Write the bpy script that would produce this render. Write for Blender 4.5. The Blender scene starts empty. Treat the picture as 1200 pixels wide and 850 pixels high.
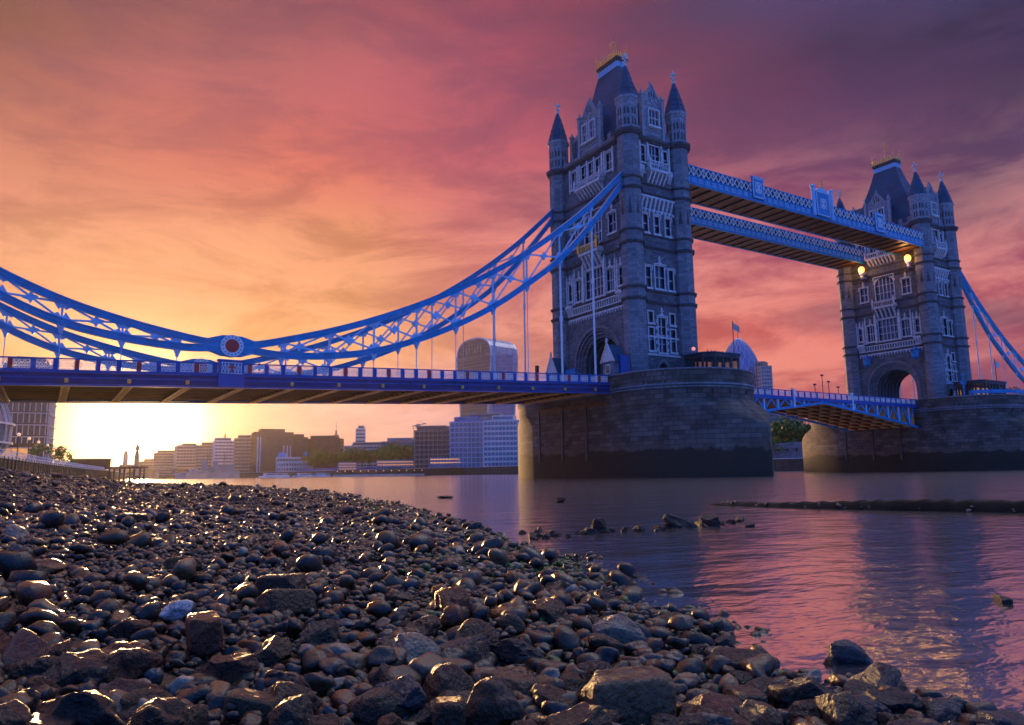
import bpy, bmesh, math, random
import numpy as np
from mathutils import Vector, Matrix, noise as mnoise
R = math.radians
C = bpy.context.scene.collection
scene = bpy.context.scene

# ---------------------------------------------------------------- camera
CAM = np.array([-78.836, -90.883, 0.9])
def camera_axes(yaw=57.724, pitch=8.509, roll=-0.833):
    a, b, c = R(yaw), R(pitch), R(roll)
    f = np.array([math.cos(a)*math.cos(b), math.sin(a)*math.cos(b), math.sin(b)])
    r = np.array([math.sin(a), -math.cos(a), 0.0]); u = np.cross(r, f)
    return f, r*math.cos(c)+u*math.sin(c), u*math.cos(c)-r*math.sin(c)
_f, _r, _u = camera_axes()
cd = bpy.data.cameras.new('camera'); cam = bpy.data.objects.new('camera', cd); C.objects.link(cam)
cd.sensor_width = 36; cd.lens = 863.73*36/1200; cd.clip_start = 0.05; cd.clip_end = 30000
M = Matrix.Identity(4)
for i in range(3):
    M[i][0], M[i][1], M[i][2], M[i][3] = _r[i], _u[i], -_f[i], CAM[i]
cam.matrix_world = M
scene.camera = cam

# ---------------------------------------------------------------- light and sky
SUN_AZ, SUN_EL = 5.5, 3.6          # azimuth clockwise from +Y, elevation (degrees)
scene.view_settings.view_transform = 'Standard'; scene.view_settings.look = 'None'
scene.view_settings.exposure = 0.0; scene.view_settings.gamma = 1.0
scene.view_settings.use_curve_mapping = False
scene.cycles.use_denoising = True
scene.cycles.max_bounces = 6; scene.cycles.diffuse_bounces = 2; scene.cycles.glossy_bounces = 3
scene.cycles.transparent_max_bounces = 6; scene.cycles.volume_bounces = 0
scene.cycles.caustics_refractive = False
scene.cycles.sample_clamp_indirect = 4.0

def lin(c, sat=1.18):
    m_ = sum(c)/3; c = [min(255, max(0, m_+(v-m_)*sat)) for v in c]
    return tuple(((v/255)/12.92 if v/255 <= 0.04045 else ((v/255+0.055)/1.055)**2.4) for v in c)

world = bpy.data.worlds.new('World'); scene.world = world; world.use_nodes = True
wn, wl = world.node_tree.nodes, world.node_tree.links
wn.clear()
def W(t, **k):
    n = wn.new(t)
    for a, v in k.items(): setattr(n, a, v)
    return n
def wm(op, a, b=None, c=None):
    n = W('ShaderNodeMath', operation=op)
    for i, v in enumerate((a, b, c)):
        if v is None: continue
        if isinstance(v, (int, float)): n.inputs[i].default_value = v
        else: wl.new(v, n.inputs[i])
    return n.outputs[0]
tc = W('ShaderNodeTexCoord')
sp = W('ShaderNodeSeparateXYZ'); wl.new(tc.outputs['Generated'], sp.inputs[0])
X_, Y_, Z_ = sp.outputs
az0 = wm('MULTIPLY', wm('ARCTAN2', X_, Y_), 180/math.pi)
el0 = wm('MULTIPLY', wm('ARCSINE', Z_), 180/math.pi)
# wisps: noise laid out over azimuth and elevation, long in azimuth
cv = W('ShaderNodeCombineXYZ'); wl.new(wm('MULTIPLY', az0, 0.045), cv.inputs[0]); wl.new(wm('ADD', wm('MULTIPLY', el0, 0.15), wm('MULTIPLY', az0, -0.003)), cv.inputs[1])
def wnoise(scale, detail, rough, dist, off):
    n = W('ShaderNodeTexNoise'); n.inputs['Scale'].default_value = scale; n.inputs['Detail'].default_value = detail
    n.inputs['Roughness'].default_value = rough; n.inputs['Distortion'].default_value = dist
    m = W('ShaderNodeMapping'); m.inputs['Location'].default_value = (off, off*0.7, 0)
    wl.new(cv.outputs[0], m.inputs[0]); wl.new(m.outputs[0], n.inputs['Vector'])
    return n.outputs['Fac']
n1 = wnoise(0.8, 5, 0.5, 0.25, 3.1); n2 = wnoise(0.6, 4, 0.5, 0.2, 9.7); n3 = wnoise(1.7, 9, 0.64, 0.45, 21.3)
az = wm('ADD', az0, wm('MULTIPLY', wm('SUBTRACT', n1, 0.5), 20))
el = wm('ADD', el0, wm('MULTIPLY', wm('SUBTRACT', n2, 0.5), 11))
ELS = None
COLS = [  # azimuth, [(elevation, sRGB)]
 (-4, [(0,(255,236,190)),(5,(255,222,170)),(9,(240,175,125)),(14,(230,163,122)),(19,(208,130,108)),(25,(178,112,102)),(30,(140,92,82)),(38,(112,76,84))]),
 (7,  [(0,(255,236,190)),(5,(255,222,170)),(9,(238,172,125)),(15,(233,160,118)),(21,(212,122,108)),(27,(186,110,110)),(32,(160,98,98)),(40,(120,84,104))]),
 (19, [(0,(238,196,180)),(5,(228,190,190)),(10,(236,168,100)),(16,(226,142,98)),(22,(220,118,106)),(28,(192,106,115)),(34,(164,90,100)),(42,(126,88,120))]),
 (32, [(0,(222,180,180)),(5,(215,165,182)),(10,(226,140,128)),(16,(222,118,116)),(23,(205,102,116)),(29,(172,86,108)),(34,(150,76,96)),(42,(120,90,136))]),
 (45, [(0,(214,130,140)),(5,(222,110,112)),(9,(246,112,90)),(16,(204,92,112)),(22,(154,80,108)),(28,(126,66,98)),(34,(106,56,86)),(42,(104,92,146))]),
 (57, [(0,(176,90,120)),(4,(165,80,115)),(9,(238,86,88)),(14,(196,82,110)),(21,(124,68,106)),(26,(84,50,92)),(31,(62,42,80)),(40,(96,96,152))]),
 (68, [(0,(140,84,124)),(4,(150,84,124)),(8,(214,90,108)),(13,(180,74,104)),(19,(106,60,98)),(24,(56,38,80)),(29,(38,32,70)),(38,(90,100,156))]),
 (100,[(0,(70,80,140)),(10,(90,92,160)),(20,(80,100,175)),(30,(78,110,190)),(40,(90,125,205))]),
]
def ramp(stops, outer=None):
    n = W('ShaderNodeValToRGB'); e = n.color_ramp.elements
    wl.new(wm('DIVIDE', el, 45.0), n.inputs[0])
    while len(e) < len(stops): e.new(0.5)
    for i, (p_, c) in enumerate(stops):
        e[i].position = p_/45.0; e[i].color = (*lin(c), 1)
    return n.outputs[0]
def wmix(f, a, b, bt='MIX'):
    n = W('ShaderNodeMix', data_type='RGBA', blend_type=bt, clamp_factor=True)
    for s, v in ((0, f), (6, a), (7, b)):
        if isinstance(v, (int, float)): n.inputs[s].default_value = v
        elif isinstance(v, tuple): n.inputs[s].default_value = (*v, 1)
        else: wl.new(v, n.inputs[s])
    return n.outputs[2]
def wmap(v, a, b, lo=0.0, hi=1.0, mode='SMOOTHSTEP'):
    n = W('ShaderNodeMapRange', interpolation_type=mode); wl.new(v, n.inputs[0])
    for i, x in enumerate((a, b, lo, hi)): n.inputs[i+1].default_value = x
    return n.outputs[0]
col = ramp(COLS[0][1])
for i in range(1, len(COLS)):
    col = wmix(wmap(az, COLS[i-1][0], COLS[i][0], mode='LINEAR'), col, ramp(COLS[i][1]))
# streaks of darker cloud and lighter wisps
amt = wmap(az0, 5, 48, 0.62, 1.05, 'LINEAR')
col = wmix(wmap(n3, 0.36, 0.62), wmix(wm('MULTIPLY', amt, 0.46), col, (0.09, 0.035, 0.12)), wmix(wm('MULTIPLY', wm('MULTIPLY', amt, wmap(el0, 26, 14)), 0.42), col, (1.0, 0.50, 0.40)))
dk = wm('MULTIPLY', wmap(n1, 0.50, 0.66), wmap(az0, 25, 60, mode='LINEAR'))
col = wmix(wm('MULTIPLY', dk, 0.55), col, (0.075, 0.045, 0.12))
# blue dusk sky: zenith and east; unseen bright bands added above the frame
EAST = (0.06, 0.27, 1.15); ZEN = (0.14, 0.30, 0.75); HIGH = (5.0, 4.8, 5.2); WARM_FILL = (2.2, 0.86, 0.26)
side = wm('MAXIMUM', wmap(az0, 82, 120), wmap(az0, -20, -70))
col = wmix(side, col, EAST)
col = wmix(wm('MULTIPLY', wmap(el0, 36, 46), wm('SUBTRACT', 1.0, side)), col, wmix(wmap(az0, 12, 45), WARM_FILL, HIGH))  # added white and orange bands brighten the water and warm the beach
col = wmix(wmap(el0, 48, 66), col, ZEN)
# glow round the sun
sd = (math.sin(R(SUN_AZ))*math.cos(R(SUN_EL)), math.cos(R(SUN_AZ))*math.cos(R(SUN_EL)), math.sin(R(SUN_EL)))
vd = W('ShaderNodeVectorMath', operation='DOT_PRODUCT'); wl.new(tc.outputs['Generated'], vd.inputs[0]); vd.inputs[1].default_value = sd
ang = wm('MULTIPLY', wm('ARCCOSINE', wm('MINIMUM', vd.outputs['Value'], 1.0)), 180/math.pi)
def gauss(w): 
    q = wm('DIVIDE', ang, w); return wm('EXPONENT', wm('MULTIPLY', wm('MULTIPLY', q, q), -1.0))
def scaled(f, c):
    n = W('ShaderNodeVectorMath', operation='SCALE'); n.inputs[0].default_value = c; wl.new(f, n.inputs['Scale']); return n.outputs[0]
def addc(a, b):
    n = W('ShaderNodeVectorMath', operation='ADD'); wl.new(a, n.inputs[0]); wl.new(b, n.inputs[1]); return n.outputs[0]
col = wmix(1.0, col, (0.86, 0.84, 0.86), 'MULTIPLY')
col = addc(col, scaled(gauss(3.0), (7.0, 5.0, 2.4)))
col = addc(col, scaled(gauss(5.0), (1.1, 0.70, 0.30)))
sky = W('ShaderNodeTexSky', sky_type='NISHITA'); sky.sun_disc = False
sky.sun_elevation = R(SUN_EL); sky.sun_rotation = R(SUN_AZ); sky.air_density = 1.5; sky.dust_density = 2.0
nb = W('ShaderNodeBackground'); nb.inputs[1].default_value = 0.012; wl.new(sky.outputs[0], nb.inputs[0])
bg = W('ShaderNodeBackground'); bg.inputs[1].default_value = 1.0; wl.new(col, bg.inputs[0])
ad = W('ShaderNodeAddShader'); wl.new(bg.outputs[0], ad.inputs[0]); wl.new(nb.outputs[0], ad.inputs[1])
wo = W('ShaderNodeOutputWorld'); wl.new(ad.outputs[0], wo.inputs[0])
world.cycles.sampling_method = 'MANUAL'; world.cycles.sample_map_resolution = 1024

sl = bpy.data.lights.new('sun', 'SUN'); sl.energy = 5.0; sl.angle = R(0.6); sl.color = (1.0, 0.56, 0.22)
so = bpy.data.objects.new('sun', sl); C.objects.link(so)
so.rotation_euler = Vector(sd).to_track_quat('Z', 'Y').to_euler()

# ---------------------------------------------------------------- helpers
def tag(o, label=None, cat=None, group=None, kind=None):
    if label: o['label'] = label
    if cat: o['category'] = cat
    if group: o['group'] = group
    if kind: o['kind'] = kind
    return o
def empty(name, loc=(0,0,0), rz=0.0, label=None, cat=None, group=None):
    o = bpy.data.objects.new(name, None); C.objects.link(o); o.location = loc; o.rotation_euler = (0,0,rz)
    o.empty_display_size = 0.5
    return tag(o, label, cat, group)
def dupo(o, parent=None, loc=None, rz=None):
    c = o.copy(); C.objects.link(c)
    if parent is not None: c.parent = parent
    if loc is not None: c.location = loc
    if rz is not None: c.rotation_euler = (0,0,rz)
    return c
def copy_tree(o, parent=None):
    c = o.copy(); C.objects.link(c)
    if parent is not None: c.parent = parent
    for ch in list(o.children): copy_tree(ch, c)
    return c

def auto_uv(me):
    n = len(me.polygons)
    nor = np.empty(n*3, np.float32); me.polygons.foreach_get('normal', nor); nor = nor.reshape(-1,3)
    tot = np.empty(n, np.int32); me.polygons.foreach_get('loop_total', tot)
    vi = np.empty(len(me.loops), np.int32); me.loops.foreach_get('vertex_index', vi)
    co = np.empty(len(me.vertices)*3, np.float32); me.vertices.foreach_get('co', co); co = co.reshape(-1,3)
    ln = np.repeat(nor, tot, axis=0); P = co[vi]
    hor = np.abs(ln[:,2]) > 0.72
    l = np.hypot(ln[:,0], ln[:,1]); l[l<1e-6] = 1
    u = (-ln[:,1]*P[:,0] + ln[:,0]*P[:,1])/l; v = P[:,2].copy()
    u[hor] = P[hor,0]; v[hor] = P[hor,1]
    uv = me.uv_layers.new(name='metres')
    uv.data.foreach_set('uv', np.stack([u,v],1).astype(np.float32).ravel())

class MB:
    def __init__(s, T=None): s.v=[]; s.f=[]; s.T=T; s.uvs=None
    def add(s, pts, faces):
        b = len(s.v)
        for p_ in pts: s.v.append(tuple(s.T(*p_)) if s.T else tuple(p_))
        for f in faces: s.f.append(tuple(b+i for i in f))
        return s
    def box(s, x0,x1,y0,y1,z0,z1):
        return s.add([(x0,y0,z0),(x1,y0,z0),(x1,y1,z0),(x0,y1,z0),(x0,y0,z1),(x1,y0,z1),(x1,y1,z1),(x0,y1,z1)],
            [(0,3,2,1),(4,5,6,7),(0,1,5,4),(1,2,6,5),(2,3,7,6),(3,0,4,7)])
    def frus(s, cx,cy,z0,z1,hx0,hy0,hx1,hy1):
        return s.add([(cx-hx0,cy-hy0,z0),(cx+hx0,cy-hy0,z0),(cx+hx0,cy+hy0,z0),(cx-hx0,cy+hy0,z0),
                      (cx-hx1,cy-hy1,z1),(cx+hx1,cy-hy1,z1),(cx+hx1,cy+hy1,z1),(cx-hx1,cy+hy1,z1)],
            [(0,3,2,1),(4,5,6,7),(0,1,5,4),(1,2,6,5),(2,3,7,6),(3,0,4,7)])
    def bar(s, a, b, w, h=None, up=(0,0,1)):
        h = w if h is None else h
        a = np.array(a, float); b = np.array(b, float); d = b-a; L = np.linalg.norm(d)
        if L < 1e-6: return s
        d /= L; up = np.array(up, float)
        if abs(d@up) > 0.99: up = np.array([1.0,0,0])
        r = np.cross(d, up); r /= np.linalg.norm(r); u = np.cross(r, d)
        P = [a+r*i*w/2+u*j*h/2 for i,j in ((-1,-1),(1,-1),(1,1),(-1,1))] + [b+r*i*w/2+u*j*h/2 for i,j in ((-1,-1),(1,-1),(1,1),(-1,1))]
        return s.add(P, [(0,1,2,3),(7,6,5,4),(0,4,5,1),(1,5,6,2),(2,6,7,3),(3,7,4,0)])
    def strip(s, pts, w, h):      # continuous rectangular section along points lying in a vertical plane
        pts = [np.array(q, float) for q in pts]; n = len(pts); V=[]; F=[]
        for i, q in enumerate(pts):
            d = pts[min(i+1,n-1)]-pts[max(i-1,0)]; d /= np.linalg.norm(d)
            r = np.cross(d, (0,0,1.0)); r /= np.linalg.norm(r); u = np.cross(r, d)
            V += [q+r*a*w/2+u*b*h/2 for a,b in ((-1,-1),(1,-1),(1,1),(-1,1))]
            if i: 
                b0 = 4*(i-1)
                F += [(b0+k, b0+4+k, b0+4+(k+1)%4, b0+(k+1)%4) for k in range(4)]
        F += [(0,1,2,3), (4*n-1,4*n-2,4*n-3,4*n-4)]
        return s.add(V, F)
    def lathe(s, prof, n=8, cx=0, cy=0, phase=None, cap=True):
        phase = math.pi/n if phase is None else phase
        V=[]; F=[]
        for r_, z in prof:
            V += [(cx+r_*math.cos(phase+2*math.pi*k/n), cy+r_*math.sin(phase+2*math.pi*k/n), z) for k in range(n)]
        for i in range(len(prof)-1):
            F += [(i*n+k, i*n+(k+1)%n, (i+1)*n+(k+1)%n, (i+1)*n+k) for k in range(n)]
        if cap: F += [tuple(range(n-1,-1,-1)), tuple((len(prof)-1)*n+k for k in range(n))]
        return s.add(V, F)
    def tube(s, pts, r, n=6):
        for a, b in zip(pts[:-1], pts[1:]):
            a = np.array(a,float); b = np.array(b,float); d = b-a; d /= np.linalg.norm(d)
            up = np.array([0,0,1.0]) if abs(d[2])<.95 else np.array([1.0,0,0])
            q = np.cross(d, up); q /= np.linalg.norm(q); w = np.cross(q, d)
            P = [c+(q*math.cos(2*math.pi*k/n)+w*math.sin(2*math.pi*k/n))*r for c in (a,b) for k in range(n)]
            s.add(P, [(k,(k+1)%n,n+(k+1)%n,n+k) for k in range(n)]+[tuple(range(n-1,-1,-1)),tuple(range(n,2*n))])
        return s
    def poly(s, pts2, f0, f1):   # extrude polygon; f0/f1 map (a,b)->xyz for the two sides
        n = len(pts2)
        return s.add([f0(*q) for q in pts2]+[f1(*q) for q in pts2],
            [tuple(range(n)), tuple(range(2*n-1,n-1,-1))]+[(k, n+k, n+(k+1)%n, (k+1)%n) for k in range(n)])
    def ball(s, c, r, n=8, m=5, sz=1.0):
        return s.lathe([(max(1e-3,r*math.sin(math.pi*i/m)), c[2]-sz*r*math.cos(math.pi*i/m)) for i in range(m+1)], n, c[0], c[1], cap=False)
    def build(s, name, m=None, parent=None, smooth=False, fix=True, uv=True):
        me = bpy.data.meshes.new(name); me.from_pydata(s.v, [], s.f)
        if fix:
            bm = bmesh.new(); bm.from_mesh(me); bmesh.ops.recalc_face_normals(bm, faces=bm.faces); bm.to_mesh(me); bm.free()
        if smooth: me.polygons.foreach_set('use_smooth', [True]*len(me.polygons))
        if uv: auto_uv(me)
        if m: me.materials.append(m)
        o = bpy.data.objects.new(name, me); C.objects.link(o)
        if parent is not None: o.parent = parent
        return o

# ---------------------------------------------------------------- materials
def newmat(name):
    m = bpy.data.materials.new(name); m.use_nodes = True
    nt = m.node_tree; b = nt.nodes['Principled BSDF']; return m, nt, b
def mat(name, base, rough=0.6, metal=0.0, var=0.25, nscale=1.5, bump=0.0, bscale=8.0, spec=0.5, emit=None, es=0.0, coat=0.0, random_value=0.0, stretch=(1,1,1)):
    m, nt, b = newmat(name); N, L = nt.nodes, nt.links
    t = N.new('ShaderNodeTexCoord'); mp = N.new('ShaderNodeMapping'); L.new(t.outputs['Object'], mp.inputs[0]); mp.inputs['Scale'].default_value = stretch
    n = N.new('ShaderNodeTexNoise'); n.inputs['Scale'].default_value = nscale; n.inputs['Detail'].default_value = 6; L.new(mp.outputs[0], n.inputs['Vector'])
    r = N.new('ShaderNodeValToRGB'); r.color_ramp.elements[0].position = .3; r.color_ramp.elements[1].position = .7
    r.color_ramp.elements[0].color = (*[c*(1-var) for c in base],1); r.color_ramp.elements[1].color = (*[min(1,c*(1+var)) for c in base],1)
    L.new(n.outputs['Fac'], r.inputs[0]); out = r.outputs[0]
    if random_value:
        oi = N.new('ShaderNodeObjectInfo'); mr = N.new('ShaderNodeMapRange'); L.new(oi.outputs['Random'], mr.inputs[0]); mr.inputs[3].default_value = 1-random_value; mr.inputs[4].default_value = 1+random_value
        hs = N.new('ShaderNodeHueSaturation'); L.new(mr.outputs[0], hs.inputs['Value']); L.new(out, hs.inputs['Color']); out = hs.outputs[0]
    L.new(out, b.inputs['Base Color'])
    b.inputs['Roughness'].default_value = rough; b.inputs['Metallic'].default_value = metal; b.inputs['Specular IOR Level'].default_value = spec
    b.inputs['Coat Weight'].default_value = coat; b.inputs['Coat Roughness'].default_value = 0.15
    if bump:
        n2 = N.new('ShaderNodeTexNoise'); n2.inputs['Scale'].default_value = bscale; n2.inputs['Detail'].default_value = 8; L.new(mp.outputs[0], n2.inputs['Vector'])
        bp = N.new('ShaderNodeBump'); bp.inputs['Strength'].default_value = bump; bp.inputs['Distance'].default_value = 0.5/bscale; L.new(n2.outputs['Fac'], bp.inputs['Height']); L.new(bp.outputs[0], b.inputs['Normal'])
    if emit: b.inputs['Emission Color'].default_value = (*emit,1); b.inputs['Emission Strength'].default_value = es
    return m
def brick(name, c1, c2, mortar, bw, rh, ms=0.02, rough=0.8, bumpd=0.03, stain=0.35, tide=None, uvname='metres'):
    m, nt, b = newmat(name); N, L = nt.nodes, nt.links
    u = N.new('ShaderNodeUVMap'); u.uv_map = uvname
    t = N.new('ShaderNodeTexBrick'); L.new(u.outputs[0], t.inputs[0])
    t.inputs['Color1'].default_value = (*c1,1); t.inputs['Color2'].default_value = (*c2,1); t.inputs['Mortar'].default_value = (*mortar,1)
    t.inputs['Scale'].default_value = 1; t.inputs['Mortar Size'].default_value = ms; t.inputs['Brick Width'].default_value = bw; t.inputs['Row Height'].default_value = rh; t.inputs['Mortar Smooth'].default_value = .3
    g = N.new('ShaderNodeTexCoord')
    n = N.new('ShaderNodeTexNoise'); n.inputs['Scale'].default_value = .35; n.inputs['Detail'].default_value = 9; n.inputs['Roughness'].default_value = .65; L.new(g.outputs['Object'], n.inputs['Vector'])
    mr = N.new('ShaderNodeMapRange'); L.new(n.outputs['Fac'], mr.inputs[0]); mr.inputs[1].default_value=.35; mr.inputs[2].default_value=.7; mr.inputs[3].default_value = 1-stain; mr.inputs[4].default_value = 1+stain*.6
    mx = N.new('ShaderNodeMix'); mx.data_type='RGBA'; mx.blend_type='MULTIPLY'; mx.inputs[0].default_value = 1; L.new(t.outputs['Color'], mx.inputs[6]); L.new(mr.outputs[0], mx.inputs[7])
    out = mx.outputs[2]
    if tide:   # weed and wet mud below the high-water line, real colour of the stone there
        s = N.new('ShaderNodeSeparateXYZ'); L.new(g.outputs['Object'], s.inputs[0])
        ns = N.new('ShaderNodeTexNoise'); ns.inputs['Scale'].default_value=.25; ns.inputs['Detail'].default_value=10; ns.inputs['Roughness'].default_value=.7; L.new(g.outputs['Object'], ns.inputs['Vector'])
        ma = N.new('ShaderNodeMath'); ma.operation='MULTIPLY_ADD'; L.new(ns.outputs['Fac'], ma.inputs[0]); ma.inputs[1].default_value=3.6; ma.inputs[2].default_value = -1.8
        aa = N.new('ShaderNodeMath'); aa.operation='ADD'; L.new(s.outputs[2], aa.inputs[0]); L.new(ma.outputs[0], aa.inputs[1])
        for z0, z1, cc in ((tide+1.6, tide+.6, (.13,.09,.055)), (tide+.3, tide-.1, (.010,.013,.006))):
            m2 = N.new('ShaderNodeMapRange'); m2.interpolation_type='SMOOTHSTEP'; L.new(aa.outputs[0], m2.inputs[0]); m2.inputs[1].default_value=z0; m2.inputs[2].default_value=z1; m2.inputs[3].default_value=0; m2.inputs[4].default_value=.92
            if cc[0] > .1: m2.inputs[4].default_value = .45
            mm = N.new('ShaderNodeMix'); mm.data_type='RGBA'; L.new(m2.outputs[0], mm.inputs[0]); L.new(out, mm.inputs[6]); mm.inputs[7].default_value=(*cc,1); out = mm.outputs[2]
    L.new(out, b.inputs['Base Color']); b.inputs['Roughness'].default_value = rough
    nf = N.new('ShaderNodeTexNoise'); nf.inputs['Scale'].default_value = 6; nf.inputs['Detail'].default_value = 8; L.new(g.outputs['Object'], nf.inputs['Vector'])
    sb = N.new('ShaderNodeMath'); sb.operation='SUBTRACT'; L.new(nf.outputs['Fac'], sb.inputs[0]); L.new(t.outputs['Fac'], sb.inputs[1])
    bp = N.new('ShaderNodeBump'); bp.inputs['Strength'].default_value=.8; bp.inputs['Distance'].default_value=bumpd; L.new(sb.outputs[0], bp.inputs['Height']); L.new(bp.outputs[0], b.inputs['Normal'])
    return m
granite = brick('granite rubble', (.105,.12,.14), (.20,.22,.25), (.05,.055,.06), .75, .30, .02)
ashlar = brick('granite ashlar', (.155,.175,.20), (.27,.29,.325), (.08,.085,.095), 1.1, .42, .015, stain=.22)
pierstone = brick('pier granite', (.065,.052,.044), (.155,.135,.12), (.022,.018,.015), 1.5, .62, .03, bumpd=.07, stain=.45, tide=3.6, uvname='metres')
portland = mat('portland stone', (.60,.61,.63), .6, var=.3, nscale=3, bump=.3, bscale=6)
carved = mat('carved grey stone', (.29,.31,.345), .7, var=.35, nscale=2.5, bump=.5, bscale=5)
darkstone = mat('weathered courses and recess shade', (.07,.075,.085), .8, var=.3, nscale=3, bump=.3, bscale=5)
slate = brick('roof slate', (.012,.085,.16), (.025,.12,.22), (.006,.035,.07), .35, .22, .02, rough=.75, bumpd=.02, stain=.3)
glass = mat('window glass', (.02,.045,.09), .12, var=.5, nscale=2.5, spec=.8)
blue = mat('bright blue paint', (.002,.23,.50), .45, var=.3, nscale=1.1)
navy = mat('dark blue paint', (.002,.07,.34), .35, var=.2, nscale=2)
paleblue = mat('pale blue paint', (.30,.58,.85), .4, var=.15, nscale=2)
azure = mat('azure edge paint', (.006,.33,.62), .4, var=.1, nscale=2)
deepnavy = mat('deep navy paint', (.008,.022,.13), .4, var=.3, nscale=.7)
white = mat('white paint', (.74,.76,.80), .45, var=.1, nscale=2)
teal = mat('teal painted iron', (.015,.14,.20), .5, var=.2)
redp = mat('red paint', (.55,.03,.02), .4, var=.1)
gold = mat('gilding', (.95,.50,.10), .4, metal=.55, var=.2, nscale=8)
darkmetal = mat('dark iron', (.05,.045,.045), .5, var=.3)
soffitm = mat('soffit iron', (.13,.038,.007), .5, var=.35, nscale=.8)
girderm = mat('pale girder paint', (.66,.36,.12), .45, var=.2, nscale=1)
asphalt = mat('asphalt', (.05,.05,.05), .85, var=.2)

# ---------------------------------------------------------------- tower
HX, HY = 5.35, 9.20
ZB = 13.35
faceT = {'S': lambda u,w,z: (-HX-w, -u, z), 'E': lambda u,w,z: (u, -HY-w, z)}
def both(o):     # the opposite face carries the same piece, turned about the tower's axis
    return dupo(o, o.parent, rz=math.pi)

def wall_panel(face, hw, z0, z1, holes, depth=.45):
    mb = MB(faceT[face])
    us = sorted({-hw, hw, *[h[0] for h in holes], *[h[1] for h in holes]})
    zs = sorted({z0, z1, *[h[2] for h in holes], *[h[3] for h in holes]})
    for a, b in zip(us[:-1], us[1:]):
        for c, d in zip(zs[:-1], zs[1:]):
            mu, mz = (a+b)/2, (c+d)/2
            if any(h[0] < mu < h[1] and h[2] < mz < h[3] for h in holes): continue
            mb.add([(a,0,c),(b,0,c),(b,0,d),(a,0,d)], [(0,1,2,3)])
    for a, b, c, d in holes:
        mb.add([(a,0,c),(b,0,c),(b,0,d),(a,0,d),(a,-depth,c),(b,-depth,c),(b,-depth,d),(a,-depth,d)], [(0,1,5,4),(1,2,6,5),(2,3,7,6),(3,0,4,7)])
    return mb

def window(face, root, uc, hw, z0, z1, mull, trans, arched=False, hood=True, finial=False, name='window', wo=0.0):
    """pale stone surround, mullions and transoms; dark glass behind; returns the hole"""
    FT = (lambda u,w,z: faceT[face](u,w+wo,z)); mb = MB(FT); t = .20
    def bx(a,b,c,d,w0=-.30,w1=.10): mb.box(a,b,w0,w1,c,d)
    bx(uc-hw-t, uc-hw, z0-t, z1+t); bx(uc+hw, uc+hw+t, z0-t, z1+t)
    bx(uc-hw-t-.1, uc+hw+t+.1, z0-t-.12, z0, -.30, .26)
    bx(uc-hw, uc+hw, z1, z1+t)
    for k in range(1, mull+1):
        x = uc-hw+2*hw*k/(mull+1); bx(x-.055, x+.055, z0, z1, -.26, -.06)
    for k in range(1, trans+1):
        z = z0+(z1-z0)*k/(trans+1); bx(uc-hw, uc+hw, z-.055, z+.055, -.24, -.08)
    if arched:
        n = 10; zs = z1-.62*hw
        for k in range(n):
            a0, a1 = math.pi*k/n, math.pi*(k+1)/n
            f = lambda a, q: (uc-q*hw*math.cos(a), .14, zs+q*.62*hw*math.sin(a))
            P = [f(a0,1.0), f(a1,1.0), f(a1,1.22), f(a0,1.22)]
            mb.add(P+[(x,-.28,z) for x,_,z in P], [(0,1,2,3),(0,4,5,1),(3,2,6,7),(7,6,5,4)])
        for s in (-1,1):   # spandrels inside the square head
            pts = [(uc+s*hw, z1), (uc+s*hw, zs)] + [(uc+s*hw*math.cos(R(q)), zs+.62*hw*math.sin(R(q))) for q in (22,45,67,90)]
            mb.poly(pts, lambda a,b: (a,-.05,b), lambda a,b: (a,-.25,b))
    if hood:
        mb.box(uc-hw-t-.12, uc+hw+t+.12, 0, .32, z1+t, z1+t+.14)
        for s in (-1,1): mb.box(uc+s*(hw+t+.05)-.08, uc+s*(hw+t+.05)+.08, 0, .28, z1-.5, z1+t)
    if finial:
        mb.box(uc-.1, uc+.1, .02, .22, z1+t+.14, z1+t+1.1); mb.box(uc-.3, uc+.3, .04, .2, z1+t+.75, z1+t+.92)
        mb.frus(uc, .12, z1+t+1.1, z1+t+1.5, .17,.1, .02,.02)
        mb.frus(uc, .1, z1+t+.14, z1+t+.6, .5,.08, .1,.06)
    w = mb.build(name, portland, root)
    g = MB(FT); g.box(uc-hw, uc+hw, -.42, -.30, z0, z1); p_ = g.build('pane', glass, w, uv=False)
    w2 = both(w); p2 = dupo(p_, w2)
    return (uc-hw, uc+hw, z0, z1)

def arch_pts(a, zs, rise, n=24, u0=0.0):
    return [(u0-a*math.cos(math.pi*k/n), zs+rise*(math.sin(math.pi*k/n)**0.85)) for k in range(n+1)]

def corbels(mb, u0, u1, z0, z1, w1, n, cw=.28):
    for k in range(n):
        u = u0+(u1-u0)*(k+.5)/n
        mb.poly([(0,z0),(w1,z1-.25),(w1,z1),(0,z1)], lambda a,b: (u-cw/2,a,b), lambda a,b: (u+cw/2,a,b))

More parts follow.
